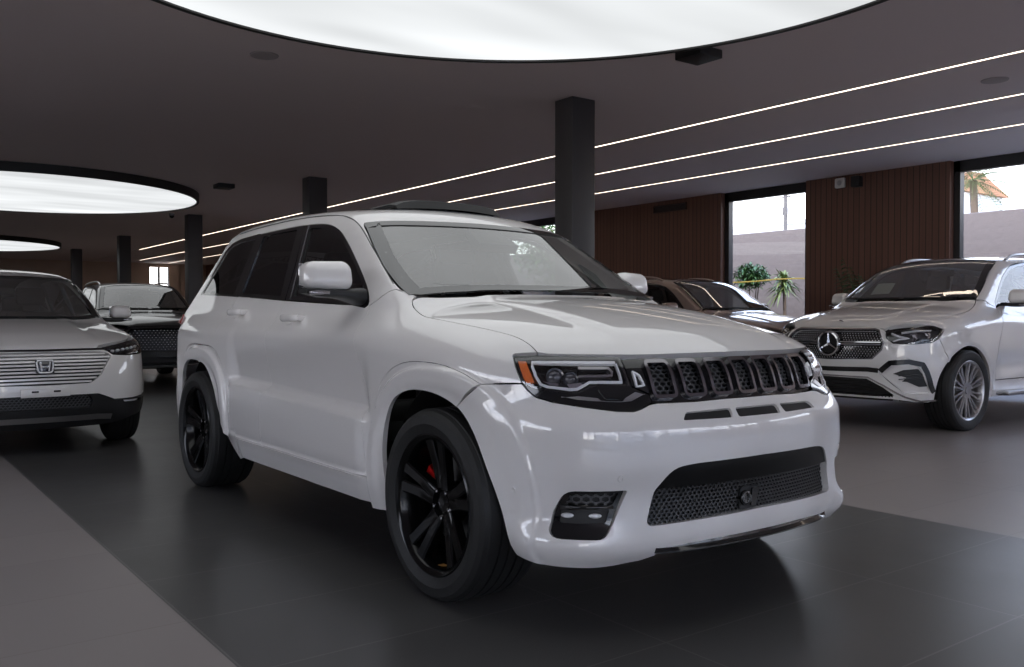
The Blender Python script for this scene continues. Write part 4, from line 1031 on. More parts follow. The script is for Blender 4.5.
def gle_cfg():
    dl = spl([(.70, 1.235), (.69, 1.262), (.50, 1.42), (.315, 1.55), (.05, 1.665), (-.35, 1.712), (-.8, 1.722), (-1.2, 1.712), (-1.6, 1.69), (-1.90, 1.66), (-2.05, 1.60), (-2.15, 1.45), (-2.20, 1.33)], .05)
    return dict(dlo=dl, low=.30, sill=.475, doorF=spl([(.72, 1.20), (.80, 1.05), (.90, .85), (.95, .65), (.96, .475)], .05), doorM=[(-.22, 1.235), (-.20, .85), (-.20, .475)], doorR=spl([(-1.20, 1.27), (-1.22, 1.05), (-1.14, .86), (-1.02, .74), (-.95, .58), (-.93, .475)], .04), dRarch=(-1.16, .66),
        belt=[(.72, 1.215), (.2, 1.235), (-.4, 1.25), (-1.2, 1.28), (-2.20, 1.32)], hz=1.10, quarter=-1.20,
        hoodcut=spl([(.99, .772), (1.1, .80), (1.4, .835), (1.7, .815), (1.9, .74), (2.02, .66), (2.12, .575), (2.165, .53)], .04), hoodrear=spl([(1.14, 0), (1.12, .25), (1.07, .52), (.995, .72), (.99, .772)], .04),
        hoodfront=spl([(.53, .985), (.45, 1.0), (.25, 1.008), (0, 1.012)], .04), pillarfoot=(.88, 1.265),
        wingfront=[(1.80, .675), (1.86, .80), (1.905, .90), (1.835, .985), (1.905, 1.02)],
        wsbase=spl([(1.105, 0), (1.09, .25), (1.04, .5), (.965, .72)], .05), pillar=spl([(.762, 1.285), (.735, 1.40), (.69, 1.53), (.64, 1.66), (.60, 1.705)], .05), wstop=spl([(.60, 1.705), (.45, 1.722), (.2, 1.735), (0, 1.738)], .05),
        tail=[(-2.02, .72), (-2.34, .76), (-2.42, 1.0), (-2.38, 1.25), (-2.32, 1.36), (-2.20, 1.56)], roofrear=-2.06, rear=(.78, 1.22, 1.62),
        rail=(.02, -1.75, .60), sunroof=(.12, -1.3, .50), tw=.845, mirror=((.60, 1.035, 1.315), (.14, .22, .145), (.55, .84, 1.215)))
def silver_star(m, Mx, r, th=.02):
    """three tapering, ridged arms"""
    for k in range(3):
        a = R(90+120*k); u = (math.cos(a), math.sin(a)); n = (-u[1], u[0]); w = r*.20
        tip, root, lft, rgt = (u[0]*r, u[1]*r), (0, 0), (n[0]*w*.87+u[0]*w*.5, n[1]*w*.87+u[1]*w*.5), (-n[0]*w*.87+u[0]*w*.5, -n[1]*w*.87+u[1]*w*.5)
        tl, tr_ = (u[0]*r+n[0]*w*.22, u[1]*r+n[1]*w*.22), (u[0]*r-n[0]*w*.22, u[1]*r-n[1]*w*.22)
        P_ = lambda q, y: Mx @ Vector((q[0], y, q[1]))
        m.add([P_(root, th), P_(tip, th*.8), P_(lft, th*.5), P_(rgt, th*.5), P_(tl, th*.5), P_(tr_, th*.5)], [(0, 1, 4, 2), (0, 3, 5, 1)], flat=True)
def build_gle():
    S = GLE(); car = empty('luxury_suv_car', (-.798, 7.418, 0), R(269.5), 'white SUV by the wood wall with three-pointed star badge in its grille', 'car', 'cars in the showroom')
    K = Kit(S, car, M_WHITE); c = gle_cfg(); c['wheel'] = wheel_data(.393, .285, .295, 10, M_SILVER, True, .026, .016); c['sillmat'] = M_WHITE; c['mirrorlow'] = M_BLACK
    aF, lb = common(K, c)
    gr = [(0, .990), (.42, .990), (.47, .975), (.545, .87), (.53, .79), (.45, .705), (0, .690)]; grille = symF(gr[:-1]+[(0, .690)])[:-1]
    grille = gr+[(-a, b) for a, b in gr[1:-1][::-1]]
    hl = [(.530, .968), (.651, .990), (.80, 1.020)]; hls = [(1.905, 1.02), (1.838, .988), (1.885, .933), (1.98, .862)]
    hlc = K.fr(hl)+K.sy(hls)+K.fr([(.735, .846), (.62, .853), (.575, .875)])
    lowg = [(0, .515), (.39, .510), (.53, .435), (.615, .36), (.60, .345), (0, .345)]; lowG = lowg+[(-a, b) for a, b in lowg[1:-1][::-1]]
    intake = rnd([(.50, .573), (.60, .640), (.735, .660), (.80, .632), (.848, .385), (.70, .372)], [.01, .02, .02, .03, .02, .02], 4)
    top = [(.735, .846), (.62, .853), (.56, .90), (.535, .965)]
    low = [(0, .325), (.40, .322), (.60, .318), (.74, .295), (.82, .292)]
    c['wf'] = 3
    seam = K.sy([(1.98, .862)])
    x0 = c['wingfront'][0][0]
    half = K.fr(low)+K.sy([q for q in aF if q[0] > x0+.004 and q[1] > .305][::-1])+K.sy(c['wingfront'][:3])+K.sy([(1.98, .862)])+K.fr(dens(top+[(.45, 1.0), (.25, 1.006), (0, 1.010)], .03, False))
    full = half+[(-a, b) for a, b in half[::-1] if abs(a) > 1e-4]
    B = sheet(S, 'cyl', full, [K.fr(dens(h, .03)) for h in (grille, lowG, intake, flip(intake))], sp=.04, thick=.05, edge=.02, lines=lb+[[(-a, b) for a, b in l] for l in lb]).obj('front_bumper', M_WHITE, car)
    # grille
    G = K.one('grille', 'cyl', K.fr(dens(grille, .03)), M_BLACKGLOSS, sp=.05, off=-.04, thick=0, gap=0)
    pins = MB()
    for j in range(13):
        for i in range(-19, 20):
            y, z = i*.0285+(.0142 if j % 2 else 0), .705+j*.0215
            if not inside([(y, z)], grille)[0] or abs(z-.85) < .018 or math.hypot(y, z-.842) < .13: continue
            p = S.lift('front', [(y, z)])[0]; pins.box((p[0]-.03, y, z), (.014, .011, .013), .003, seg=1)
    o = pins.obj('grille_studs', M_CHROME, G)
    for z in (.862, .840):
        for s_ in (1, -1): bar = MB(); strip(S, 'cyl', K.fr([(s_*.125, z), (s_*.3, z+.001), (s_*.515, z+.002)]), .010, -.004, .03, mb=bar); bar.obj('grille_bar', M_CHROME, G)
    rim = MB(); strip(S, 'cyl', dedup(dens(K.fr(dens(grille, .03)), .02)), .012, .002, .03, closed=True, mb=rim); rim.obj('grille_surround', M_DCHROME, G)
    p = S.lift('front', [(0, .842)])[0]; Mx = Matrix.Translation((p[0]-.012, 0, .842)) @ Matrix.Rotation(R(-90), 4, 'Z')
    bd = MB(); bd.lathe([(0, .012), (.095, .012), (.1, 0)], 40, Mx); b_o = bd.obj('badge_disc', M_BLACKGLOSS, G)
    m = MB(); m.lathe([(.100, .0), (.100, .02), (.108, .034), (.122, .028), (.126, 0)], 48, Mx); silver_star(m, Mx, .104, .040); m.obj('star_badge', M_CHROME, b_o)
    m = MB(); p = S.lift('top', [(2.13, 0)])[0]; m.lathe([(0, .004), (.026, .003), (.028, 0)], 20, Matrix.Translation(p) @ Matrix.Rotation(R(75), 4, 'X')); m.obj('bonnet_badge', M_DCHROME, car)
    # lamps
    for sd in (1, -1):
        mk = lambda mb, nm, m_, par: (mb.mirror() if sd < 0 else mb).obj(nm, m_, par)
        H = mk(sheet(S, 'cyl', hlc, sp=.03, off=-.04, thick=0), 'headlamp', M_BLACK, car)
        rimh = MB(); strip(S, 'cyl', dedup(dens([tuple(q) for q in inset(np.array(hlc), .008)], .02)), .014, 0, .05, closed=True, mb=rimh); mk(rimh, 'lamp_surround', M_BLACKGLOSS, H)
        d = MB(); strip(S, 'cyl', K.fr(dens([(.585, .958), (.66, .925), (.73, .905), (.66, .893), (.615, .872)], .02, False)), .014, -.015, .02, mb=d); strip(S, 'cyl', K.fr(dens([(.66, .965), (.76, .985), (.84, .985)], .02, False)), .010, -.015, .02, mb=d); mk(d, 'daytime_running_light', M_DRL, H)
        for y, z, r in ((.765, .925, .032), (.835, .945, .028)):
            p = S.lift('front', [(y, z)]); n = (S.grad(p)[0]+np.array([1, 0, 0]))/2; p = p[0]-S.grad(p)[0]*.035; pr = MB()
            Mq = Matrix.Translation(p) @ Vector(n).to_track_quat('Y', 'Z').to_matrix().to_4x4(); pr.lathe([(0, r*.7), (r*.5, r*.6), (r*.9, .0), (r*1.2, .006), (r*1.25, -.02)], 20, Mq); mk(pr, 'projector', M_DCHROME, H)
        mk(sheet(S, 'cyl', inset(np.array(hlc), .004), sp=.05, off=.001, thick=0, gap=0), 'lens', M_LENS, H)
        # intake
        T = mk(sheet(S, 'cyl', K.fr(intake), sp=.04, off=-.022, thick=0, gap=0), 'intake_panel', M_WHITE, B)
        a = MB(); strip(S, 'cyl', K.fr(dens([(.515, .585), (.60, .668), (.735, .682), (.815, .655), (.835, .58), (.862, .39)], .02, False)), .048, .003, .02, mb=a); mk(a, 'intake_blade', M_BLACKGLOSS, B)
        a = sheet(S, 'cyl', K.fr(rnd([(.614, .563), (.699, .603), (.795, .615), (.838, .50), (.842, .445), (.79, .437), (.721, .485), (.68, .488), (.716, .527)], .008, 2)), sp=.04, off=-.016, thick=.02); mk(a, 'intake_vent', M_BLACK, T)
        for z in (.545, .512): a = MB(); strip(S, 'cyl', K.fr([(.66, z), (.74, z+.012), (.82, z+.02)]), .010, -.008, .01, mb=a); mk(a, 'intake_fin', M_BLACKGLOSS, T)
    up = MB(); strip(S, 'cyl', K.fr(dens([(-.50, .592), (-.40, .600), (0, .592), (.40, .600), (.50, .592)], .03, False)), .045, .002, .02, mb=up); up.obj('crossbar', M_BLACKGLOSS, B)
    lg = K.one('lower_grille', 'cyl', K.fr(dens(lowG, .03)), M_BLACK, parent=B, sp=.06, off=-.05, thick=0, gap=0)
    for z in (.40, .44, .475): lv = MB(); strip(S, 'cyl', K.fr([(-.46+abs(z-.40), z), (0, z), (.46-abs(z-.40), z)]), .012, -.03, .01, mb=lv); lv.obj('lower_grille_slat', M_BLACKGLOSS, lg)
    h_ = [(.0, .527), (.40, .524), (.545, .447), (.69, .345), (.78, .305), (.87, .315)]
    ch = MB(); strip(S, 'cyl', K.fr(dens(h_[::-1]+flip(h_)[1:], .03, False)), .016, .004, .012, mb=ch); ch.obj('chrome_trim', M_CHROME, B)
    ap = MB(); strip(S, 'cyl', K.fr(dens([(-.60, .33), (0, .332), (.60, .33)], .03, False)), .05, .001, .03, mb=ap); ap.obj('lower_apron', M_BLACKGLOSS, B)
    # running boards
    m = MB(); m.box((-.02, 1.0, .34), (1.86, .14, .045), .018); K.dup2(m, 'running_board', M_SILVER)
    # paper on the screen
    K.one('windscreen_paper', 'cross', K.fc([(-.482, 1.492), (-.24, 1.494), (-.20, 1.37), (-.44, 1.36)])[::-1] if 0 else [(a, t) for a, t in conv(S, 'front', 'cross', [(-.482, 1.492), (-.24, 1.494), (-.20, 1.37), (-.44, 1.36)])], mat('paper', (.6, .62, .55), .8), parent=K.glass, off=-.012, thick=.001, sp=.08)
    return car
def letter_h(m, Mx, w, h, t):
    for s in (-1, 1):
        v = []
        for y in (0, t):
            k = 1 if y == 0 else .9
            v += [Mx @ Vector((s*w*.5*k, y, h*.5)), Mx @ Vector((s*w*.33, y, h*.5)), Mx @ Vector((s*w*.24, y, -h*.5)), Mx @ Vector((s*w*.38*k, y, -h*.5))]
        f = [(0, 1, 2, 3), (4, 5, 6, 7), (0, 1, 5, 4), (1, 2, 6, 5), (2, 3, 7, 6), (3, 0, 4, 7)]; m.add(v, f, flat=True)
    v = []
    for y in (0, t): v += [Mx @ Vector((-w*.29, y, h*.06)), Mx @ Vector((w*.29, y, h*.06)), Mx @ Vector((w*.27, y, -h*.11)), Mx @ Vector((-w*.27, y, -h*.11))]
    m.add(v, [(0, 1, 2, 3), (4, 5, 6, 7), (0, 1, 5, 4), (1, 2, 6, 5), (2, 3, 7, 6), (3, 0, 4, 7)], flat=True)
def build_hrv():
    S = HRV(); car = empty('crossover_car', (-5.512, -1.606, 0), R(1.8), 'white crossover at the left with white slatted grille and H badge', 'car', 'cars in the showroom')
    K = Kit(S, car, M_WHITE)
    dl = spl([(.72, 1.055), (.70, 1.085), (.50, 1.21), (.25, 1.34), (.02, 1.43), (-.3, 1.475), (-.7, 1.485), (-1.1, 1.465), (-1.4, 1.42), (-1.58, 1.35), (-1.66, 1.26)], .05)
    c = dict(dlo=dl, low=.27, sill=.40, doorF=spl([(.73, 1.02), (.80, .90), (.84, .70), (.85, .55), (.85, .40)], .05), doorM=[(-.25, 1.06), (-.24, .75), (-.24, .40)], doorR=spl([(-1.13, 1.09), (-1.15, .95), (-1.08, .78), (-.96, .66), (-.86, .52), (-.84, .40)], .04), dRarch=(-1.03, .60),
        belt=[(.73, 1.035), (.2, 1.06), (-.4, 1.08), (-1.13, 1.12), (-1.66, 1.24)], hz=.95, quarter=-1.13,
        hoodcut=spl([(.96, .70), (1.05, .735), (1.3, .76), (1.5, .775), (1.62, .770), (1.72, .74), (1.85, .66), (1.97, .50), (2.0, .44)], .04), hoodrear=spl([(1.15, 0), (1.13, .28), (1.05, .52), (.965, .66), (.96, .70)], .04),
        hoodfront=spl([(.44, .853), (.30, .852), (.15, .850), (0, .849)], .04), pillarfoot=(.88, 1.075),
        wingfront=[(1.60, .572), (1.66, .70), (1.70, .79), (1.66, .86), (1.60, .925)],
        wsbase=spl([(1.125, 0), (1.11, .27), (1.04, .5), (.955, .67)], .05), pillar=spl([(.70, 1.10), (.685, 1.2), (.66, 1.33), (.635, 1.44), (.605, 1.468)], .05), wstop=spl([(.605, 1.468), (.45, 1.480), (.2, 1.488), (0, 1.49)], .05),
        tail=[(-1.80, .62), (-2.0, .66), (-2.06, .88), (-2.0, 1.06), (-1.90, 1.18), (-1.76, 1.34)], roofrear=-1.66, rear=(.68, 1.02, 1.38), tw=.765,
        mirror=((.60, .98, 1.155), (.13, .20, .13), (.56, .76, 1.06)), wheel=wheel_data(.335, .225, .24, 5, M_DARK, True, .05, .035), sillmat=M_BLACK)
    aF, lb = common(K, c)
    gr = [(0, .834), (.425, .824), (.485, .812), (.515, .79), (.42, .634), (.37, .595), (.33, .575), (0, .570)]; grille = gr+flip(gr)[1:-1][::-1]
    hls = [(1.60, .922), (1.64, .865), (1.68, .805)]
    hlc = K.fr([(.43, .848), (.53, .868), (.70, .898), (.80, .915)])+K.sy(hls)+K.fr([(.80, .790), (.66, .786), (.53, .795), (.49, .825)])
    low = [(0, .415+.09)] if 0 else [(0, .490), (.40, .484), (.53, .430), (.70, .428)]
    # painted upper skin, black lower one
    x0 = 1.60
    fm = K.sy([(1.70, .428)])
    half = K.fr(low)+K.sy([q for q in aF if q[0] > x0+.004 and q[1] > .43][::-1])+K.sy([(1.60, .572), (1.66, .70), (1.68, .805)])+K.fr(dens([(.80, .790), (.66, .786), (.53, .795), (.488, .825), (.44, .850), (.2, .847), (0, .846)], .03, False))
    full = half+[(-a, b) for a, b in half[::-1] if abs(a) > 1e-4]
    B = sheet(S, 'cyl', full, [K.fr(dens(grille, .03))], sp=.04, thick=.03, edge=.02).obj('front_bumper', M_WHITE, car)
    lowb = [(0, .225), (.40, .225), (.55, .235), (.70, .27)]
    mesh = rnd([(.33, .478), (.352, .43), (.335, .378), (-.335, .378), (-.352, .43), (-.33, .478)], .012, 3); fog = rnd([(.60, .418), (.79, .412), (.77, .392), (.62, .396)], .006, 3)
    half = K.fr(lowb)+K.sy([q for q in aF if q[0] > x0 and .28 < q[1] < .428][::-1])+K.fr([(.70, .425), (.53, .427), (.40, .481), (0, .487)])
    full = half+[(-a, b) for a, b in half[::-1] if abs(a) > 1e-4]
    Bl = sheet(S, 'cyl', full, [K.fr(mesh), K.fr(fog), K.fr(flip(fog))], sp=.04, off=.004, thick=.05, edge=.02).obj('lower_bumper', M_BLACK, car)
    hexmesh(S, 'cyl', K.fr(mesh), .032, .008, -.02, .01, stretch=.7).obj('lower_grille_mesh', M_MESH, Bl)
    K.one('opening_backing', 'cyl', K.fr(mesh), M_BLACK, parent=Bl, off=-.05, thick=0, sp=.06)
    K.P2('fog_lamp', 'cyl', K.fr(fog), M_DRL, parent=Bl, off=-.012, thick=.01, sp=.03)
    st = MB(); q = [(.505, .292), (.40, .300), (0, .302)]; strip(S, 'cyl', K.fr(dens(q+flip(q)[::-1][1:], .03, False)), .040, .010, .02, mb=st); st.obj('skid_plate', M_SILVER, Bl)
    # slatted grille
    G = K.one('grille', 'cyl', K.fr(dens(grille, .03)), M_DARK, sp=.05, off=-.03, thick=0, gap=0)
    for k in range(9):
        z = .590+k*.0275; w = np.interp(z, [.575, .634, .79, .83], [.33, .42, .512, .43])-.006
        m = MB(); strip(S, 'cyl', K.fr(dens([(-w, z), (0, z+.003), (w, z)], .04, False)), .0145, -.004, .02, mb=m); m.obj('grille_slat', M_WHITE, G)
    tr = MB(); q = [(.46, .842), (.30, .842), (0, .840)]; strip(S, 'cyl', K.fr(dens(q+flip(q)[::-1][1:], .03, False)), .012, .004, .02, mb=tr); tr.obj('grille_top_trim', M_BLACKGLOSS, G)
    p = S.lift('front', [(0, .717)])[0]; Mx = Matrix.Translation((p[0]+.004, 0, .717)) @ Matrix.Rotation(R(-90), 4, 'Z') @ Matrix.Rotation(R(8), 4, 'X')
    m = MB(); m.box((0, 0, 0), (.135, .03, .112), .012); m.xf(Mx); bp = m.obj('badge_plate', mat('badge_blue_black', (.006, .006, .02), .1, coat=1), G)
    m = MB(); ring = [Mx @ Vector((a, .014, b)) for a, b in dens(rnd([(-.06, .048), (.06, .048), (.050, -.048), (-.050, -.048)], .022, 5), .01)]; m.tube(ring, .007, 8, closed=True); letter_h(m, Mx @ Matrix.Translation((0, .012, 0)), .085, .074, .012); m.obj('letter_badge', mat('badge_silver', (.78, .78, .80), .25, metal=.4), bp)
    pl = MB(); p = S.lift('front', [(0, .517)])[0]; pl.box((p[0]+.008, 0, .517), (.012, .35, .072), .004); po = pl.obj('number_plate_holder', M_WHITE, B)
    for y in (-.075, .08):
        q = MB(); q.box((p[0]+.016, y, .525), (.006, .05, .014), .003); q.obj('plate_clip', M_DARK, po)
    for sd in (1, -1):
        mk = lambda mb, nm, m_, par: (mb.mirror() if sd < 0 else mb).obj(nm, m_, par)
        H = mk(sheet(S, 'cyl', hlc, sp=.03, off=-.03, thick=0), 'headlamp', M_BLACKGLOSS, car)
        rm = MB(); strip(S, 'cyl', dedup(dens([tuple(q) for q in inset(np.array(hlc), .006)], .02)), .012, 0, .035, closed=True, mb=rm); mk(rm, 'lamp_surround', M_BLACKGLOSS, H)
        d = MB(); strip(S, 'cyl', K.fr(dens([(.47, .842), (.60, .872), (.80, .905)], .02, False)), .016, -.002, .012, mb=d); mk(d, 'lamp_brow', M_BLACKGLOSS, H)
        for k in range(6):
            y = .54+k*.048; e = MB(); p = S.lift('front', [(y, .832+.010*k*.6)]); n = S.grad(p)[0]; p = p[0]-n*.016; e.box((0, 0, 0), (.030, .02, .018), .004); e.xf(Matrix.Translation(p) @ Vector(n).to_track_quat('Y', 'Z').to_matrix().to_4x4()); mk(e, 'led_module', M_DRL, H)
        d = MB(); strip(S, 'cyl', K.fr(dens([(.545, .803), (.66, .797), (.78, .805)], .02, False)), .010, -.012, .012, mb=d); mk(d, 'daytime_running_light', M_DRL, H)
        mk(sheet(S, 'cyl', inset(np.array(hlc), .004), sp=.05, off=.001, thick=0, gap=0), 'lens', M_LENS, H)
    return car
def build_dark():
    S = GLE(); car = empty('black_suv_car', (-12.1, 1.30, 0), R(-3), 'black SUV with silver roof rails behind the crossover at the left', 'car', 'cars in the showroom'); car.scale = (.95, .95, .95)
    pm = mat('black_paint', (.012, .012, .014), .25, coat=1, coat_rough=.02); K = Kit(S, car, pm); c = gle_cfg(); c['wheel'] = wheel_data(.393, .26, .28, 5, M_DARK, True, .05, .03); c['sunroof'] = None
    aF, lb = common(K, c)
    g = [(0, .975), (.50, .965), (.575, .90), (.52, .66), (.40, .60), (0, .595)]; grille = g+flip(g)[1:-1][::-1]
    hlc = K.fr([(.56, .975), (.66, .992), (.80, 1.018)])+K.sy([(1.905, 1.02), (1.845, .985), (1.88, .95)])+K.fr([(.74, .915), (.60, .91)])
    lowg = rnd([(.55, .50), (.50, .40), (-.50, .40), (-.55, .50)], .02, 3)
    x0 = c['wingfront'][0][0]
    half = K.fr([(0, .31), (.5, .31), (.74, .30), (.82, .30)])+K.sy([q for q in aF if q[0] > x0+.004 and q[1] > .31][::-1])+K.sy(c['wingfront'][:3])+K.sy([(1.88, .95)])+K.fr(dens([(.74, .915), (.60, .91), (.54, .975), (.45, .995), (.2, 1.004), (0, 1.008)], .03, False))
    full = half+[(-a, b) for a, b in half[::-1] if abs(a) > 1e-4]
    B = sheet(S, 'cyl', full, [K.fr(dens(grille, .03)), K.fr(lowg)], sp=.05, thick=.05, edge=.03).obj('front_bumper', pm, car)
    G = K.one('grille', 'cyl', K.fr(dens(grille, .03)), M_BLACK, sp=.06, off=-.04, thick=0, gap=0)
    m = MB()
    for j in range(9):
        for i in range(-10, 11):
            y, z = i*.055+(.0275 if j % 2 else 0), .63+j*.038
            if inside([(y, z)], inset(np.array(grille), .03))[0]: p = S.lift('front', [(y, z)])[0]; m.box((p[0]-.02, y, z), (.03, .024, .010), .004, seg=1)
    m.obj('grille_studs', M_CHROME, G)
    rim = MB(); strip(S, 'cyl', dedup(dens(K.fr(dens(grille, .03)), .02)), .014, .003, .03, closed=True, mb=rim); rim.obj('grille_surround', M_BLACKGLOSS, G)
    K.one('lower_grille', 'cyl', K.fr(lowg), M_DARK, parent=B, off=-.04, thick=0, sp=.06)
    tr = MB(); strip(S, 'cyl', K.fr(dens([(-.60, .345), (0, .35), (.60, .345)], .03, False)), .03, .005, .02, mb=tr); tr.obj('skid_plate', M_SILVER, B)
    for sd in (1, -1):
        mk = lambda mb, nm, m_, par: (mb.mirror() if sd < 0 else mb).obj(nm, m_, par)
        H = mk(sheet(S, 'cyl', hlc, sp=.04, off=-.03, thick=0), 'headlamp', M_BLACKGLOSS, car)
        d = MB(); strip(S, 'cyl', K.fr(dens([(.60, .945), (.70, .955), (.82, .975)], .02, False)), .022, -.008, .02, mb=d); mk(d, 'daytime_running_light', M_CHROME, H)
        mk(sheet(S, 'cyl', inset(np.array(hlc), .002), sp=.06, off=.001, thick=0, gap=0), 'lens', M_LENS, H)
    return car
def build_bronze():
    S = GLE(); car = empty('bronze_suv_car', (-4.60, 7.22, 0), R(-1), 'bronze brown SUV half hidden behind the bonnet of the front SUV', 'car', 'cars in the showroom'); car.scale = (.935, .935, .935)
    pm = mat('bronze_paint', (.33, .245, .215), .3, metal=.35, coat=1, coat_rough=.02); K = Kit(S, car, pm); c = gle_cfg(); c['wheel'] = wheel_data(.393, .27, .285, 5, M_SILVER, True, .05, .03); c['railmat'] = pm; c['framemat'] = M_BLACKGLOSS
    aF, lb = common(K, c)
    kid = [rnd([(s*.03, .72), (s*.03, .96), (s*.36, .955), (s*.40, .85), (s*.33, .71)], .03, 3) for s in (1, -1)]
    hlc = K.fr([(.47, .965), (.651, .985), (.80, 1.015)])+K.sy([(1.905, 1.02), (1.845, .985), (1.885, .93), (1.95, .88)])+K.fr([(.70, .86), (.50, .87)])
    lowg = rnd([(.60, .52), (.50, .40), (-.50, .40), (-.60, .52)], .02, 3)
    x0 = c['wingfront'][0][0]
    half = K.fr([(0, .31), (.5, .31), (.74, .30), (.82, .30)])+K.sy([q for q in aF if q[0] > x0+.004 and q[1] > .31][::-1])+K.sy(c['wingfront'][:3])+K.sy([(1.95, .88)])+K.fr(dens([(.70, .86), (.50, .87), (.46, .965), (.40, .995), (.2, 1.004), (0, 1.008)], .03, False))
    full = half+[(-a, b) for a, b in half[::-1] if abs(a) > 1e-4]
    B = sheet(S, 'cyl', full, [K.fr(q) for q in kid]+[K.fr(lowg)], sp=.05, thick=.05, edge=.03).obj('front_bumper', pm, car)
    for q in kid:
        G = K.one('grille', 'cyl', K.fr(q), M_BLACK, sp=.06, off=-.04, thick=0, gap=0); y0, y1 = min(a for a, b in q), max(a for a, b in q)
        for t in np.linspace(y0+.04, y1-.04, 8): m = MB(); strip(S, 'cyl', K.fr([(t, .735), (t, .85), (t, .94)]), .012, -.012, .02, mb=m); m.obj('grille_slat', M_DCHROME, G)
        m = MB(); strip(S, 'cyl', dedup(dens(K.fr(q), .02)), .014, .004, .03, closed=True, mb=m); m.obj('grille_surround', M_CHROME, G)
    K.one('lower_grille', 'cyl', K.fr(lowg), M_DARK, parent=B, off=-.04, thick=0, sp=.06)
    for sd in (1, -1):
        mk = lambda mb, nm, m_, par: (mb.mirror() if sd < 0 else mb).obj(nm, m_, par)
        H = mk(sheet(S, 'cyl', hlc, sp=.04, off=-.03, thick=0), 'headlamp', M_BLACKGLOSS, car)
        d = MB(); strip(S, 'cyl', K.fr(dens([(.55, .90), (.62, .93), (.72, .90), (.80, .94)], .02, False)), .016, -.008, .02, mb=d); mk(d, 'daytime_running_light', M_DRL, H)
        mk(sheet(S, 'cyl', inset(np.array(hlc), .002), sp=.06, off=.001, thick=0, gap=0), 'lens', M_LENS, H)
    return car
# ================================================================== the showroom
HC_, WY, WX0, WX1, WY0 = 3.5, 10.87, -38.0, 11.0, -10.0
def nodes_mat(name):
    m = bpy.data.materials.new(name); m.use_nodes = True; nt = m.node_tree; return m, nt, nt.nodes['Principled BSDF'], nt.nodes.new, nt.links.new
def tile_mat(name, c1, c2, grout, rough, tx, ty, ox, oy):
    m, nt, b, N, L = nodes_mat(name)
    tc = N('ShaderNodeTexCoord'); sp = N('ShaderNodeSeparateXYZ'); L(tc.outputs['Object'], sp.inputs[0])
    def line(out, o, t):
        a = N('ShaderNodeMath'); a.operation = 'ADD'; a.inputs[1].default_value = -o+100*t; L(out, a.inputs[0])
        k = N('ShaderNodeMath'); k.operation = 'MODULO'; k.inputs[1].default_value = t; L(a.outputs[0], k.inputs[0])
        g = N('ShaderNodeMath'); g.operation = 'LESS_THAN'; g.inputs[1].default_value = .007; L(k.outputs[0], g.inputs[0])
        f = N('ShaderNodeMath'); f.operation = 'DIVIDE'; f.inputs[1].default_value = t; L(a.outputs[0], f.inputs[0]); q = N('ShaderNodeMath'); q.operation = 'FLOOR'; L(f.outputs[0], q.inputs[0]); return g.outputs[0], q.outputs[0]
    gx, ix = line(sp.outputs[0], ox, tx); gy, iy = line(sp.outputs[1], oy, ty)
    mx = N('ShaderNodeMath'); mx.operation = 'MAXIMUM'; L(gx, mx.inputs[0]); L(gy, mx.inputs[1])
    cb = N('ShaderNodeCombineXYZ'); L(ix, cb.inputs[0]); L(iy, cb.inputs[1]); wn = N('ShaderNodeTexWhiteNoise'); L(cb.outputs[0], wn.inputs['Vector'])
    no = N('ShaderNodeTexNoise'); no.inputs['Scale'].default_value = 2.2; no.inputs['Detail'].default_value = 6; no.inputs['Roughness'].default_value = .65; L(tc.outputs['Object'], no.inputs['Vector'])
    av = N('ShaderNodeMath'); av.operation = 'MULTIPLY_ADD'; av.inputs[1].default_value = .25; L(wn.outputs['Value'], av.inputs[0]); L(no.outputs['Fac'], av.inputs[2])
    c = N('ShaderNodeMix'); c.data_type = 'RGBA'; c.inputs[6].default_value = (*c1, 1); c.inputs[7].default_value = (*c2, 1); L(av.outputs[0], c.inputs[0])
    d = N('ShaderNodeMix'); d.data_type = 'RGBA'; d.inputs[7].default_value = (*grout, 1); L(mx.outputs[0], d.inputs[0]); L(c.outputs[2], d.inputs[6]); L(d.outputs[2], b.inputs['Base Color'])
    r = N('ShaderNodeMapRange'); r.inputs[3].default_value = rough-.06; r.inputs[4].default_value = rough+.08; L(no.outputs['Fac'], r.inputs[0]); L(r.outputs[0], b.inputs['Roughness'])
    bp = N('ShaderNodeBump'); bp.inputs['Strength'].default_value = .25; bp.inputs['Distance'].default_value = .002; iv = N('ShaderNodeMath'); iv.operation = 'SUBTRACT'; iv.inputs[0].default_value = 1; L(mx.outputs[0], iv.inputs[1]); L(iv.outputs[0], bp.inputs['Height']); L(bp.outputs[0], b.inputs['Normal'])
    b.inputs['Specular IOR Level'].default_value = .45
    return m
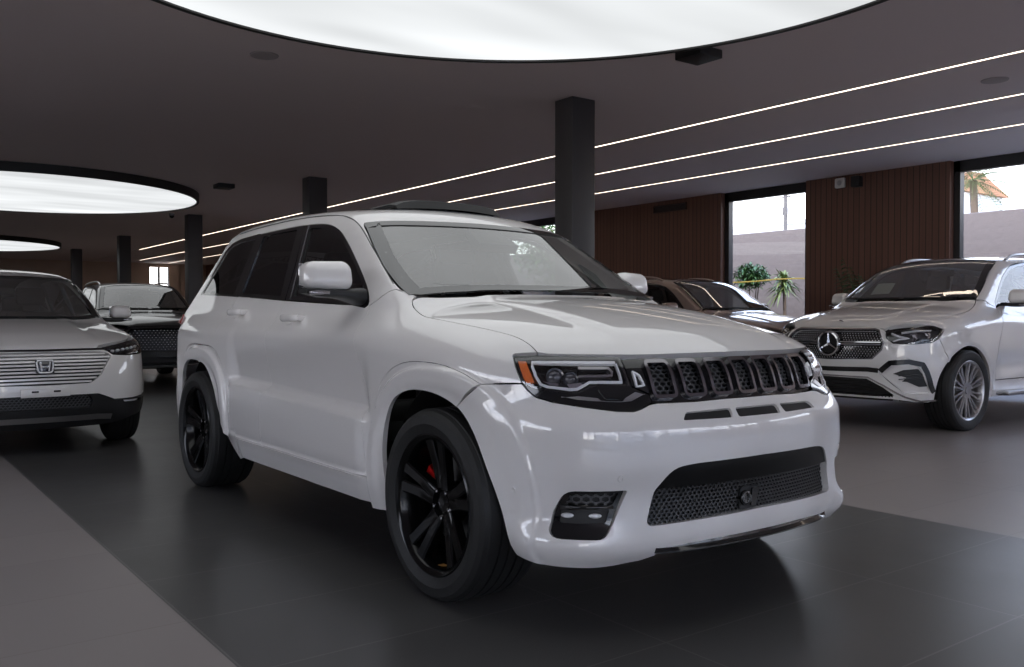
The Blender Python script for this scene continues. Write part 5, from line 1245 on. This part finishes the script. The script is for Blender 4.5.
def wood_mat(name, c1, c2, pitch):
    m, nt, b, N, L = nodes_mat(name)
    tc = N('ShaderNodeTexCoord'); mp = N('ShaderNodeMapping'); mp.inputs['Scale'].default_value = (9, 9, .5); L(tc.outputs['Object'], mp.inputs[0])
    no = N('ShaderNodeTexNoise'); no.inputs['Scale'].default_value = 3; no.inputs['Detail'].default_value = 7; L(mp.outputs[0], no.inputs['Vector'])
    sp = N('ShaderNodeSeparateXYZ'); L(tc.outputs['Object'], sp.inputs[0]); ad = N('ShaderNodeMath'); ad.operation = 'ADD'; L(sp.outputs[0], ad.inputs[0]); L(sp.outputs[1], ad.inputs[1])
    a = N('ShaderNodeMath'); a.operation = 'ADD'; a.inputs[1].default_value = 1000*pitch; L(ad.outputs[0], a.inputs[0])
    md = N('ShaderNodeMath'); md.operation = 'MODULO'; md.inputs[1].default_value = pitch; L(a.outputs[0], md.inputs[0])
    g = N('ShaderNodeMath'); g.operation = 'LESS_THAN'; g.inputs[1].default_value = pitch*.12; L(md.outputs[0], g.inputs[0])
    fl = N('ShaderNodeMath'); fl.operation = 'DIVIDE'; fl.inputs[1].default_value = pitch; L(a.outputs[0], fl.inputs[0]); fr_ = N('ShaderNodeMath'); fr_.operation = 'FLOOR'; L(fl.outputs[0], fr_.inputs[0]); wn = N('ShaderNodeTexWhiteNoise'); wn.noise_dimensions = '1D'; L(fr_.outputs[0], wn.inputs['W'])
    av = N('ShaderNodeMath'); av.operation = 'MULTIPLY_ADD'; av.inputs[1].default_value = .5; L(wn.outputs['Value'], av.inputs[0]); L(no.outputs['Fac'], av.inputs[2]); hf = N('ShaderNodeMath'); hf.operation = 'MULTIPLY'; hf.inputs[1].default_value = .7; L(av.outputs[0], hf.inputs[0])
    c = N('ShaderNodeMix'); c.data_type = 'RGBA'; c.inputs[6].default_value = (*c1, 1); c.inputs[7].default_value = (*c2, 1); L(hf.outputs[0], c.inputs[0])
    d = N('ShaderNodeMix'); d.data_type = 'RGBA'; d.inputs[7].default_value = (c1[0]*.35, c1[1]*.35, c1[2]*.35, 1); L(g.outputs[0], d.inputs[0]); L(c.outputs[2], d.inputs[6]); L(d.outputs[2], b.inputs['Base Color'])
    bp = N('ShaderNodeBump'); bp.inputs['Strength'].default_value = .6; bp.inputs['Distance'].default_value = .008; iv = N('ShaderNodeMath'); iv.operation = 'SUBTRACT'; iv.inputs[0].default_value = 1; L(g.outputs[0], iv.inputs[1]); L(iv.outputs[0], bp.inputs['Height']); L(bp.outputs[0], b.inputs['Normal'])
    b.inputs['Roughness'].default_value = .45
    return m
def build_room():
    m_dark = tile_mat('floor_tile_dark', (.058, .0565, .056), (.084, .081, .080), (.135, .128, .124), .30, .598, 1.24, 2.32, -.554)
    m_light = tile_mat('floor_tile_light', (.23, .205, .198), (.29, .258, .25), (.225, .20, .193), .36, .598, 1.24, 2.32, -1.79)
    m_ceil = mat('ceiling_paint', (.78, .665, .635), .75, bump=(120, .05))
    m_wood = wood_mat('wood_panelling', (.105, .046, .030), (.175, .082, .055), .105)
    m_frame = mat('window_frame_metal', (.018, .017, .018), .4)
    m_col = mat('column_steel', (.048, .044, .046), .42)
    m_led = emis('led_line', (1.0, .84, .68), 4.0)
    m_wall = mat('back_wall_plaster', (.62, .46, .36), .8, noise=(1.5, .12)); m_wall2 = mat('grey_wall_plaster', (.10, .09, .088), .8, noise=(1.5, .1))
    m_stretch, nt, b, N, L = nodes_mat('luminous_fabric')
    nt.nodes.remove(b); e = N('ShaderNodeEmission'); tc = N('ShaderNodeTexCoord'); mp = N('ShaderNodeMapping'); mp.inputs['Scale'].default_value = (.55, .16, 1); mp.inputs['Rotation'].default_value = (0, 0, .7); L(tc.outputs['Object'], mp.inputs[0])
    no = N('ShaderNodeTexNoise'); no.inputs['Scale'].default_value = 1.6; no.inputs['Detail'].default_value = 2; L(mp.outputs[0], no.inputs['Vector']); mr = N('ShaderNodeMapRange'); mr.inputs[1].default_value = .3; mr.inputs[2].default_value = .7; mr.inputs[3].default_value = DISC*.68; mr.inputs[4].default_value = DISC*1.12; L(no.outputs['Fac'], mr.inputs[0]); L(mr.outputs[0], e.inputs[1]); e.inputs[0].default_value = (.96, .985, 1.0, 1); L(e.outputs[0], nt.nodes['Material Output'].inputs[0])
    S_ = lambda mb, name, m: struct(mb.obj(name, m, smooth=False))
    B_ = lambda x0, x1, y0, y1, z0, z1, bev=0: MB().box(((x0+x1)/2, (y0+y1)/2, (z0+z1)/2), (x1-x0, y1-y0, z1-z0), bev)
    def plane_obj(name, x0, x1, y0, y1, m):
        mb = B_(x0, x1, y0, y1, -.15, 0); return S_(mb, name, m)
    plane_obj('floor_dark_strip', WX0, WX1+.3, -1.80, 1.93, m_dark); plane_obj('floor_light_side', WX0, WX1+.3, 1.93, WY+.3, m_light); plane_obj('floor_light_aisle', WX0, WX1+.3, -5.5, -1.80, m_light); plane_obj('floor_dark_side', WX0, WX1+.3, WY0-.3, -5.5, m_dark)
    # ceiling: slab cut into bands so that the light lines sit in slots
    ys = [5.754, 7.40, 9.00]; cuts = [WY0-.3]+[v for y in ys for v in (y-.022, y+.022)]+[WY+.3]
    cb = MB()
    for i in range(0, len(cuts), 2): cb.box(((WX0+WX1)/2, (cuts[i]+cuts[i+1])/2, HC_+.06), (WX1-WX0+.6, cuts[i+1]-cuts[i], .12))
    cb.box(((WX0+WX1)/2, .3, HC_+.17), (WX1-WX0+.6, WY-WY0+.6, .10)); S_(cb, 'ceiling', m_ceil)
    for y, xe in zip(ys, (-29.5, -36, -37.5)):
        o = B_(xe, WX1-.5, y-.020, y+.020, HC_+.002, HC_+.04).obj('ceiling_light_line', m_led, smooth=False)
        tag(o, {5.754: 'long thin warm light line in the ceiling, nearest to the black columns', 7.40: 'long thin warm light line in the ceiling, middle one of the three', 9.00: 'long thin warm light line in the ceiling, nearest to the wood wall'}[y], 'ceiling light', 'light lines in the ceiling')
    # luminous discs
    for (cx, cy, r), lab in zip(((.45, .26, 2.95), (-14.35, -.12, 3.1), (-28.6, .05, 2.95)), ('huge round luminous ceiling disc above the front white SUV, top of the picture', 'round luminous ceiling disc with black rim, above the left crossover', 'farthest round luminous ceiling disc with black rim, low at the left edge')):
        d = empty('ceiling_disc_light', (cx, cy, 0), 0, lab, 'ceiling light', 'round luminous ceiling discs')
        mb = MB(); Mx = Matrix.Rotation(R(90), 4, 'X'); prof = [(r, HC_-.15), (r, HC_), (r-.05, HC_), (r-.05, HC_-.15)]
        mb.lathe(prof, 128, Mx, close=True); mb.v = [(x, y, abs(z)) for x, y, z in mb.v]; mb.obj('rim', mat('disc_rim', (.012, .011, .011), .5), d, smooth=True, auto=30)
        f = MB(); n = 128; f.add([(r*.985*math.cos(2*PI*i/n), r*.985*math.sin(2*PI*i/n), HC_-.135) for i in range(n)], [tuple(range(n))[::-1]]); f.obj('diffuser', m_stretch, d, smooth=False)
    # columns
    for i, (x, yc) in enumerate(((-2.985, 3.73), (-9.93, 3.77), (-16.95, 3.86), (-23.85, 3.93), (-30.4, 3.87))):
        o = MB().box((x-.15, yc, HC_/2), (.30, .33, HC_), .008).obj('column', m_col, smooth=False)
        tag(o, ['black square column right behind the white SUV roof', 'black square column, second from the front, over the white SUV roof', 'black square column beside the rear of the front white SUV', 'black square column behind the black SUV', 'farthest black square column, left of the black SUV'][i], 'column', 'black columns'); o['kind'] = 'structure'
    # right wall, wood with tall openings
    wins = [(-14.4, -12.1), (-7.10, -5.18), (-2.61, 3.2), (5.4, 10.2)]; xs = [WX0]+[v for w in wins for v in w]+[WX1+.3]
    mb = MB()
    for i in range(0, len(xs), 2): mb.box(((xs[i]+xs[i+1])/2, WY+.15, HC_/2), (xs[i+1]-xs[i], .30, HC_))
    S_(mb, 'wall_right', m_wood)
    m_glass = glass('window_glass', (.96, .97, .97), .04)
    for k, (a, b) in enumerate(wins):
        w = MB(); y0, y1 = WY+.12, WY+.24
        for q in ((a, a+.10, 0, HC_), (b-.10, b, 0, HC_), (a, b, HC_-.17, HC_), (a, b, 0, .10)): w.box(((q[0]+q[1])/2, (y0+y1)/2, (q[2]+q[3])/2), (q[1]-q[0], y1-y0, q[3]-q[2]))
        n = int((b-a)/2.2)
        for i in range(1, n): x = a+(b-a)*i/n; w.box((x, (y0+y1)/2, HC_/2), (.07, y1-y0, HC_))
        o = S_(w, 'window_%d' % (k+1), m_frame)
        g = B_(a+.09, b-.09, WY+.17, WY+.182, .09, HC_-.16).obj('pane', m_glass, o, smooth=False)
    # left wall, far wall, glazed front behind the viewer
    gx0 = -9.0
    lw = MB().box(((WX0+gx0)/2, WY0-.15, HC_/2), (gx0-WX0, .3, HC_)); gx1 = 5.0; lw.box(((gx0+gx1)/2, WY0-.15, .9), (gx1-gx0, .3, 1.8)); lw.box(((gx1+WX1+.3)/2, WY0-.15, HC_/2), (WX1+.3-gx1, .3, HC_)); S_(lw, 'wall_left', m_wall2)
    w = MB(); n = 8  # high windows of the unseen left wall, added to light the car's side
    for i in range(n+1): w.box((gx0+.05+(gx1-gx0-.1)*i/n, WY0-.12, 2.65), (.10, .14, 1.7))
    for z in (1.84, 3.40): w.box(((gx0+gx1)/2, WY0-.12, z), (gx1-gx0, .14, .1 if z < 3 else .2))
    S_(w, 'window_6', m_frame)
    fw = MB(); fw.box((WX0-.15, -1.5, HC_/2), (.3, 17.6, HC_)); fw.box((WX0-.15, 10.4, HC_/2), (.3, 1.5, HC_)); fw.box((WX0-.15, 7.8, 1.75), (.3, 1.0, 3.5)); fw.box((WX0-.15, 9.45, 1.75), (.3, .5, 3.5)); fw.box((WX0-.15, 8.75, 1.25), (.3, .95, 2.5)); fw.box((WX0-.15, 8.75, 3.42), (.3, .95, .16)); S_(fw, 'wall_back', m_wall)
    w = MB()
    for y in (8.3, 8.75, 9.2): w.box((WX0-.1, y, 2.92), (.1, .09, .9))
    S_(w, 'window_5', m_frame)
    f = MB(); f.box((WX1+.15, 0.4, 3.35), (.3, 21, .3)); f.box((WX1+.15, 0.4, .05), (.3, 21, .10))
    ny = 13
    for i in range(ny+1): f.box((WX1+.15, WY0+(WY-WY0)*i/ny, HC_/2), (.16, .15, HC_))
    for z in (2.45,): f.box((WX1+.15, .4, z), (.14, 21, .12))
    S_(f, 'wall_front', m_frame)
    # small things on wall and ceiling
    t = empty('wall_vent', (-8.42, WY, 0), 0, 'dark brown slotted air vent set high in the wood wall', 'vent'); B_(-.45, .45, -.02, 0, 3.27, 3.40).obj('backing', M_DARK, t, smooth=False)
    fm = MB()
    for q in ((-.46, .46, 3.395, 3.41), (-.46, .46, 3.26, 3.275), (-.46, -.44, 3.26, 3.41), (.44, .46, 3.26, 3.41)): fm.box(((q[0]+q[1])/2, -.025, (q[2]+q[3])/2), (q[1]-q[0], .03, q[3]-q[2]))
    fm.obj('frame', mat('vent_brown', (.05, .028, .022), .5), t, smooth=False)
    for k in range(5): MB().box((0, -.025, 3.285+.024*k), (.88, .02, .007)).obj('slat', bpy.data.materials['vent_brown'], t, smooth=False)
    t = empty('motion_detector', (-4.48, WY, 0), 0, 'white square alarm box high on the wood wall beside the window', 'detector'); MB().box((0, -.035, 3.375), (.19, .07, .17), .025).obj('housing', mat('white_plastic', (.62, .60, .58), .4), t); MB().lathe([(0, .012), (.04, .010), (.045, 0)], 20, Matrix.Translation((0, -.07, 3.375)) @ Matrix.Rotation(PI, 4, 'Z')).obj('lens', M_SILVER, t)
    t = empty('wall_speaker', (-4.15, WY, 0), 0, 'small black loudspeaker high on the wood wall', 'speaker'); MB().box((0, -.07, 3.36), (.15, .14, .18), .015).obj('cabinet', M_BLACK, t); MB().box((0, -.142, 3.36), (.12, .008, .15), .003).obj('speaker_front', M_DARK, t)
    for (x, y), lab in zip(((-3.52, .32), (.06, 6.57), (-16.7, 1.95), (-10.4, 3.2)), ('round ceiling loudspeaker left of the big disc', 'round ceiling loudspeaker between two light lines at the right', 'round ceiling loudspeaker above the second disc rim', 'round ceiling loudspeaker beside the second column')):
        if x < -10 and y > 3: continue
        mb = MB(); mb.lathe([(0, .012), (.11, .012), (.125, .008), (.13, 0)], 32, Matrix.Translation((0, 0, HC_)) @ Matrix.Rotation(R(-90), 4, 'X')); o = mb.obj('ceiling_speaker', mat('speaker_paint', (.42, .36, .345), .6)); o.location = (x, y, 0); tag(o, lab, 'speaker', 'round ceiling loudspeakers')
    t = empty('ceiling_camera', (-17.07, 3.35, HC_), 0, 'small grey dome camera on the ceiling beside the third column', 'camera'); MB().lathe([(0, .05), (.06, .05), (.065, 0)], 20, Matrix.Rotation(R(-90), 4, 'X')).obj('base', mat('camera_grey', (.3, .29, .29), .4), t); MB().lathe([(0, .115), (.03, .105), (.05, .08), (.055, .05)], 20, Matrix.Rotation(R(-90), 4, 'X')).obj('dome', M_BLACKGLOSS, t)
    for (x, y), lab in zip(((-1.05, 3.40), (-11.72, 2.75)), ('black square hatch box on the ceiling at the rim of the big disc', 'black square hatch box on the ceiling at the rim of the second disc')):
        o = MB().box((0, 0, HC_-.04), (.30, .30, .08), .01).obj('ceiling_box', M_BLACK); o.location = (x, y, 0); tag(o, lab, 'ceiling box')
def leaf_strip(m, base, ang, elev, ln, w, droop, n=6):
    """one arching blade, two-sided with a folded middle"""
    c, s = math.cos(ang), math.sin(ang); v = []
    for i in range(n+1):
        t = i/n; r = ln*t*math.cos(elev)*(1-.12*t); z = ln*t*math.sin(elev)-droop*ln*t*t; k = w*(math.sin(PI*min(1, .12+.88*t))**.8) if t < 1 else .001
        p = Vector(base)+Vector((c*r, s*r, z)); q = Vector((-s, c, 0))*k
        v += [p-q+Vector((0, 0, k*.35)), p, p+q+Vector((0, 0, k*.35))]
    f = []
    for i in range(n):
        a = 3*i; f += [(a, a+1, a+4, a+3), (a+1, a+2, a+5, a+4)]
    m.add(v, f)
def frond(m, base, ang, elev, ln, droop, nl=16, lw=.02, ll=.28):
    c, s = math.cos(ang), math.sin(ang); P_ = lambda t: Vector(base)+Vector((c*ln*t*math.cos(elev), s*ln*t*math.cos(elev), ln*t*math.sin(elev)-droop*ln*t*t))
    m.tube([P_(t) for t in np.linspace(0, 1, 9)], [.012*(1-.8*t) for t in np.linspace(0, 1, 9)], 5)
    for i in range(nl):
        t = .15+.85*i/nl; p = P_(t); L_ = ll*math.sin(PI*min(.97, .2+.75*t))
        for sd in (-1, 1): leaf_strip(m, p, ang+sd*R(55), R(8), L_, lw, .35, 3)
def build_outside():
    rnd_ = random.Random(4)
    m_wall = mat('stucco_wall', (.19, .148, .128), .9, bump=(9, .9), noise=(.9, .18)); m_pave = mat('concrete_paving', (.34, .335, .325), .85, noise=(3, .1))
    m_white = mat('white_render', (.7, .69, .67), .8, noise=(2, .04)); m_roof = mat('terracotta_roof', (.52, .24, .13), .8, bump=(14, .5)); m_pane = mat('house_pane', (.12, .15, .19), .1)
    m_leaf = mat('leaf_green', (.055, .12, .03), .5, noise=(6, .4)); m_leaf2 = mat('yucca_leaf', (.16, .20, .06), .5, noise=(5, .35)); m_trunk = mat('plant_stem', (.16, .11, .075), .8); m_soil = mat('planting_soil', (.05, .045, .03), .95, bump=(25, .8)); m_yel = mat('yellow_tape', (.42, .30, .06), .5)
    m_pole = mat('utility_pole_wood', (.14, .12, .11), .7)
    tag(MB().box((-4, 38, -.2), (130, 54, .3)).obj('pavement', m_pave, smooth=False), 'pale concrete ground outside the windows', 'ground', kind='structure')
    tag(MB().box((42, 0, -.2), (60, 60, .3)).box((-1, -32, -.2), (100, 43, .3)).obj('forecourt', mat('asphalt', (.085, .085, .088), .8, noise=(4, .15)), smooth=False), 'dark asphalt forecourt in front of the glazed side', 'ground', kind='structure')
    rw = MB(); rw.box((-6, 15.2, 1.45), (90, .4, 3.38), .03); tag(rw.obj('retaining_wall', m_wall, smooth=False), 'rough pinkish stucco wall outside the windows', 'wall', kind='structure')
    bed = MB(); bed.box((-6.5, 13.9, .05), (22, 2.2, .25), .05); tag(bed.obj('planting_bed', m_soil), 'dark planting bed at the foot of the stucco wall', 'soil', kind='structure')
    tag(MB().box((-6, 27, 1.25), (100, 23, 2.5)).obj('terrace', m_pave, smooth=False), 'raised ground behind the stucco wall', 'ground', kind='structure')
    def shrub(x, y, z0, r, n, lab, m_, wide=1.0):
        t = empty('shrub', (x, y, 0), 0, lab, 'plant', 'plants along the stucco wall'); st = MB()
        for k in range(5):
            a = rnd_.uniform(0, 6.28); st.tube([(0, 0, .1), (.1*math.cos(a), .1*math.sin(a), z0*.6), (r*.5*math.cos(a), r*.5*math.sin(a), z0)], [.022, .016, .008], 5)
        st.obj('stem', m_trunk, t); m = MB()
        for k in range(n):
            u = rnd_.gauss(0, 1), rnd_.gauss(0, 1), rnd_.gauss(0, 1); l = math.sqrt(sum(q*q for q in u)) or 1; k_ = r*rnd_.random()**.4
            leaf_strip(m, (u[0]/l*k_*wide, u[1]/l*k_*wide, z0+u[2]/l*k_*.8), rnd_.uniform(0, 6.28), R(rnd_.uniform(-10, 60)), .17, .022, .5, 3)
        o = m.obj('foliage', m_, t); o['kind'] = 'stuff'
    def yucca(x, y, z0, n, ln, lab, st_r=.035):
        t = empty('yucca_plant', (x, y, 0), 0, lab, 'plant', 'plants along the stucco wall'); s = MB(); s.tube([(0, 0, .05), (.02, .01, z0*.5), (0, 0, z0)], [st_r*1.3, st_r, st_r], 8); s.obj('stem', m_trunk, t); m = MB()
        for k in range(n): leaf_strip(m, (0, 0, z0+rnd_.uniform(-.25, .06)), rnd_.uniform(0, 6.28), R(rnd_.uniform(-15, 78)), ln*rnd_.uniform(.7, 1.1), .026, rnd_.uniform(.25, .7))
        o = m.obj('foliage', m_leaf2, t); o['kind'] = 'stuff'
    shrub(-8.25, 13.25, 1.98, .36, 800, 'round dark green shrub, left one in the first window', m_leaf)
    yucca(-7.35, 13.2, 1.86, 90, .50, 'spiky yellow-green yucca beside the round shrub in the window'); yucca(-6.62, 14.0, 1.95, 60, .45, 'second yucca, behind and right of the first in the window')
    for i, (x, h) in enumerate(((-6.25, 1.9), (-6.08, 1.75), (-5.92, 2.0))):
        o = MB().tube([(x-.45, 13.4+.1*i, h+.1), (x, 13.3, .1)], .024, 7).obj('leaning_stake', m_pole); tag(o, ['thin dark stake leaning at the stucco wall, left of three', 'thin dark stake leaning at the stucco wall, middle of three', 'thin dark stake leaning at the stucco wall, right of three'][i], 'stake', 'stakes at the stucco wall')
    o = MB().tube([(-9.2+.5*i, 12.75, 1.86+.02*math.cos(i*1.4)) for i in range(9)], .010, 6, flat=1.6).obj('tape', m_yel); o.location = (0, 0, 0); q = empty('barrier_tape', (-9.2, 12.75, 0), 0, 'yellow tape strung in front of the shrub and yuccas', 'tape'); o.parent = q; o.name = 'tape'; o.location = (9.2, -12.75, 0)
    for px in (0, 4.0): MB().tube([(px, 0, -.05), (px, 0, 1.95)], .025, 8).obj('post', m_pole, q)
    for i, x in enumerate((-1.2, -.1, .9)): shrub(x, 13.6, 1.0, .5, 350, ['low green shrub in the right window, left of three', 'low green shrub in the right window, middle of three', 'low green shrub in the right window, right of three'][i], m_leaf)
    # tree beyond the third window
    t = empty('tree', (-15.6, 14.2, 0), 0, 'leafy green tree seen through the far window above the windscreen', 'tree'); s = MB(); s.tube([(0, 0, 0), (.1, 0, 1.5), (0, .1, 2.6)], [.14, .11, .07], 8)
    for k in range(6): a = k*1.05; s.tube([(0, .05, 2.0), (.5*math.cos(a), .5*math.sin(a), 2.7), (1.1*math.cos(a), 1.1*math.sin(a), 3.1)], [.06, .04, .015], 6)
    s.obj('trunk', m_trunk, t); m = MB()
    for k in range(3500):
        u = rnd_.gauss(0, 1), rnd_.gauss(0, 1), rnd_.gauss(0, 1); l = math.sqrt(sum(q*q for q in u)) or 1; q = rnd_.random()**.45
        leaf_strip(m, (u[0]/l*2.0*q, u[1]/l*1.4*q, 3.1+u[2]/l*1.3*q), rnd_.uniform(0, 6.28), R(rnd_.uniform(-20, 60)), .20, .045, .4, 2)
    o = m.obj('foliage', mat('tree_leaf', (.10, .20, .035), .5, noise=(5, .4)), t); o['kind'] = 'stuff'
    # potted palm indoors
    t = empty('potted_palm', (-3.42, 10.05, 0), 0, 'green potted palm against the wood wall behind the right-hand white SUV', 'plant'); m = MB(); m.lathe([(0, .02), (.20, .02), (.24, .50), (.22, .52), (.20, .46), (0, .45)], 28, Matrix.Rotation(R(90), 4, 'X')); m.v = [(x, y, abs(z)) for x, y, z in m.v]; m.obj('pot', M_DARK, t); m = MB()
    for k in range(15): a = k*2.4; frond(m, (0, 0, .5), a, R(58+24*((k*7) % 5)/5), 1.9*(1-.04*(k % 4)), .16+.05*(k % 3), 18, .020, .30)
    for i in range(4): m.tube([(0, 0, .45), (.04*math.cos(i*1.6), .04*math.sin(i*1.6), 1.1)], .018, 6)
    o = m.obj('fronds', mat('palm_leaf', (.045, .10, .03), .45, noise=(6, .3)), t)
    # houses above the wall
    def house(name, x, y, z, w, d, h, lab, roof=True, wins=((-.25, .5), (.25, .5))):
        t = empty(name, (x, y, z), 0, lab, 'building', 'houses above the stucco wall'); MB().box((0, 0, h/2), (w, d, h), .05).obj('wall', m_white, t, smooth=False)
        if roof:
            m = MB(); m.prism([(-d*.55, h), (d*.55, h), (d*.1, h+.9), (-d*.1, h+.9)], -w*.54, w*.54, 0); m.obj('roof', m_roof, t, smooth=False)
        else:
            m = MB(); m.box((0, 0, h+.1), (w*1.02, d*1.02, .2)); m.obj('parapet', m_white, t, smooth=False)
        for a, b in wins:
            f = MB(); f.box((a*w, -d/2-.02, b*h), (1.1, .10, .95)); fo = f.obj('window', m_white, t, smooth=False); MB().box((a*w, -d/2-.06, b*h), (.9, .06, .75)).obj('pane', m_pane, fo, smooth=False)
    house('house', -18.6, 39, 2.4, 5.0, 6, 4.4, 'cream house with orange tiled roof above the wall, in the right window', wins=((.36, .85), (.12, .85)))
    house('apartment_house', -12.8, 47, 2.4, 5.2, 7, 6.6, 'white flat-roofed house beside the palm, in the right window', False, ((-.3, .78), (.25, .78), (-.3, .45)))
    house('long_house', -30, 44, 2.4, 12, 6, 4.0, 'long pale house above the stucco wall, in the first window', False, ((-.3, .6), (.1, .6), (.42, .6)))
    t = empty('palm_tree', (-13.6, 34, 2.4), 0, 'palm tree in front of the white house, in the right window', 'tree'); s = MB(); s.tube([(0, 0, 0), (.1, 0, 2), (0, 0, 4.2)], [.22, .16, .14], 10); s.obj('trunk', m_trunk, t); m = MB()
    for k in range(26): frond(m, (0, 0, 4.2), k*2.4, R(-40+115*((k*11) % 26)/26), 1.7, .35, 14, .03, .42)
    m.obj('fronds', m_leaf2, t)
    for (x, y, h, lab) in ((-21.2, 32, 5.9, 'thin utility pole above the stucco wall, in the first window'), (-22.6, 34, 5.0, 'shorter utility pole left of the thin one, in the first window')):
        t = empty('utility_pole', (x, y, 2.4), 0, lab, 'pole'); m = MB(); m.tube([(0, 0, 0), (0, 0, h)], .06, 8); m.obj('mast', m_pole, t); MB().box((0, 0, h-.5), (.5, .07, .07)).obj('crossarm', m_pole, t); MB().box((0, -.08, h-1.2), (.22, .18, .4), .03).obj('transformer_box', m_pole, t)
    # buildings across the forecourt, mirrored in the paint of the front car
    for i, (y, w, h) in enumerate(((-14, 12, 5.5), (1, 13, 7.5), (16, 12, 5))):
        t = empty('street_building', (34, y, 0), 0, ['low white building across the forecourt, behind the viewer at the left', 'taller white building across the forecourt, behind the viewer', 'low white building across the forecourt, behind the viewer at the right'][i], 'building', 'buildings across the forecourt'); MB().box((0, 0, h/2), (8, w, h), .05).obj('wall', m_white, t, smooth=False)
        for j in range(4):
            for k in range(2):
                if h < 6 and k: continue
                f = MB(); f.box((-4.03, -w*.36+w*.24*j, 2.0+2.8*k), (.12, 1.5, 1.6)); fo = f.obj('window', m_white, t, smooth=False); MB().box((-4.08, -w*.36+w*.24*j, 2.0+2.8*k), (.08, 1.25, 1.35)).obj('pane', m_pane, fo, smooth=False)
def build_light():
    w = bpy.data.worlds.new('sky'); bpy.context.scene.world = w; w.use_nodes = True; nt = w.node_tree; bg = nt.nodes['Background']
    tc = nt.nodes.new('ShaderNodeTexCoord'); sp = nt.nodes.new('ShaderNodeSeparateXYZ'); nt.links.new(tc.outputs['Generated'], sp.inputs[0]); cr = nt.nodes.new('ShaderNodeValToRGB')
    cr.color_ramp.elements[0].position = 0; cr.color_ramp.elements[0].color = (1.0, .965, .93, 1); cr.color_ramp.elements[1].position = .55; cr.color_ramp.elements[1].color = (.45, .62, 1.0, 1)
    nt.links.new(sp.outputs[2], cr.inputs[0]); nt.links.new(cr.outputs[0], bg.inputs[0]); bg.inputs[1].default_value = SKY
    l = bpy.data.lights.new('sun', 'SUN'); l.energy = SUN; l.angle = R(1.5); l.color = (1, .95, .88); o = bpy.data.objects.new('sun', l); C.objects.link(o)
    o.rotation_euler = Vector((-.25, .55, -.80)).to_track_quat('-Z', 'Y').to_euler()
cd = bpy.data.cameras.new('camera'); co = bpy.data.objects.new('camera', cd); C.objects.link(co); bpy.context.scene.camera = co
f_, X_, Y_, Z_, yaw_, pit_ = (895.18, 4.4432, -2.7859, 1.11515, 2.50129, -0.019729)
cd.sensor_width = 36; cd.lens = 36*f_/1024; cd.clip_start = .05; cd.clip_end = 300
co.location = (X_, Y_, Z_); co.rotation_euler = (PI/2+pit_, 0, yaw_-PI/2)
sc_ = bpy.context.scene; sc_.view_settings.view_transform = 'Standard'; sc_.view_settings.look = 'None'; sc_.view_settings.gamma = 1; sc_.view_settings.use_curve_mapping = False
bpy.context.scene.view_settings.exposure = EXPO
build_room(); build_outside(); build_light()
build_jeep(); build_gle(); build_hrv(); build_dark(); build_bronze()
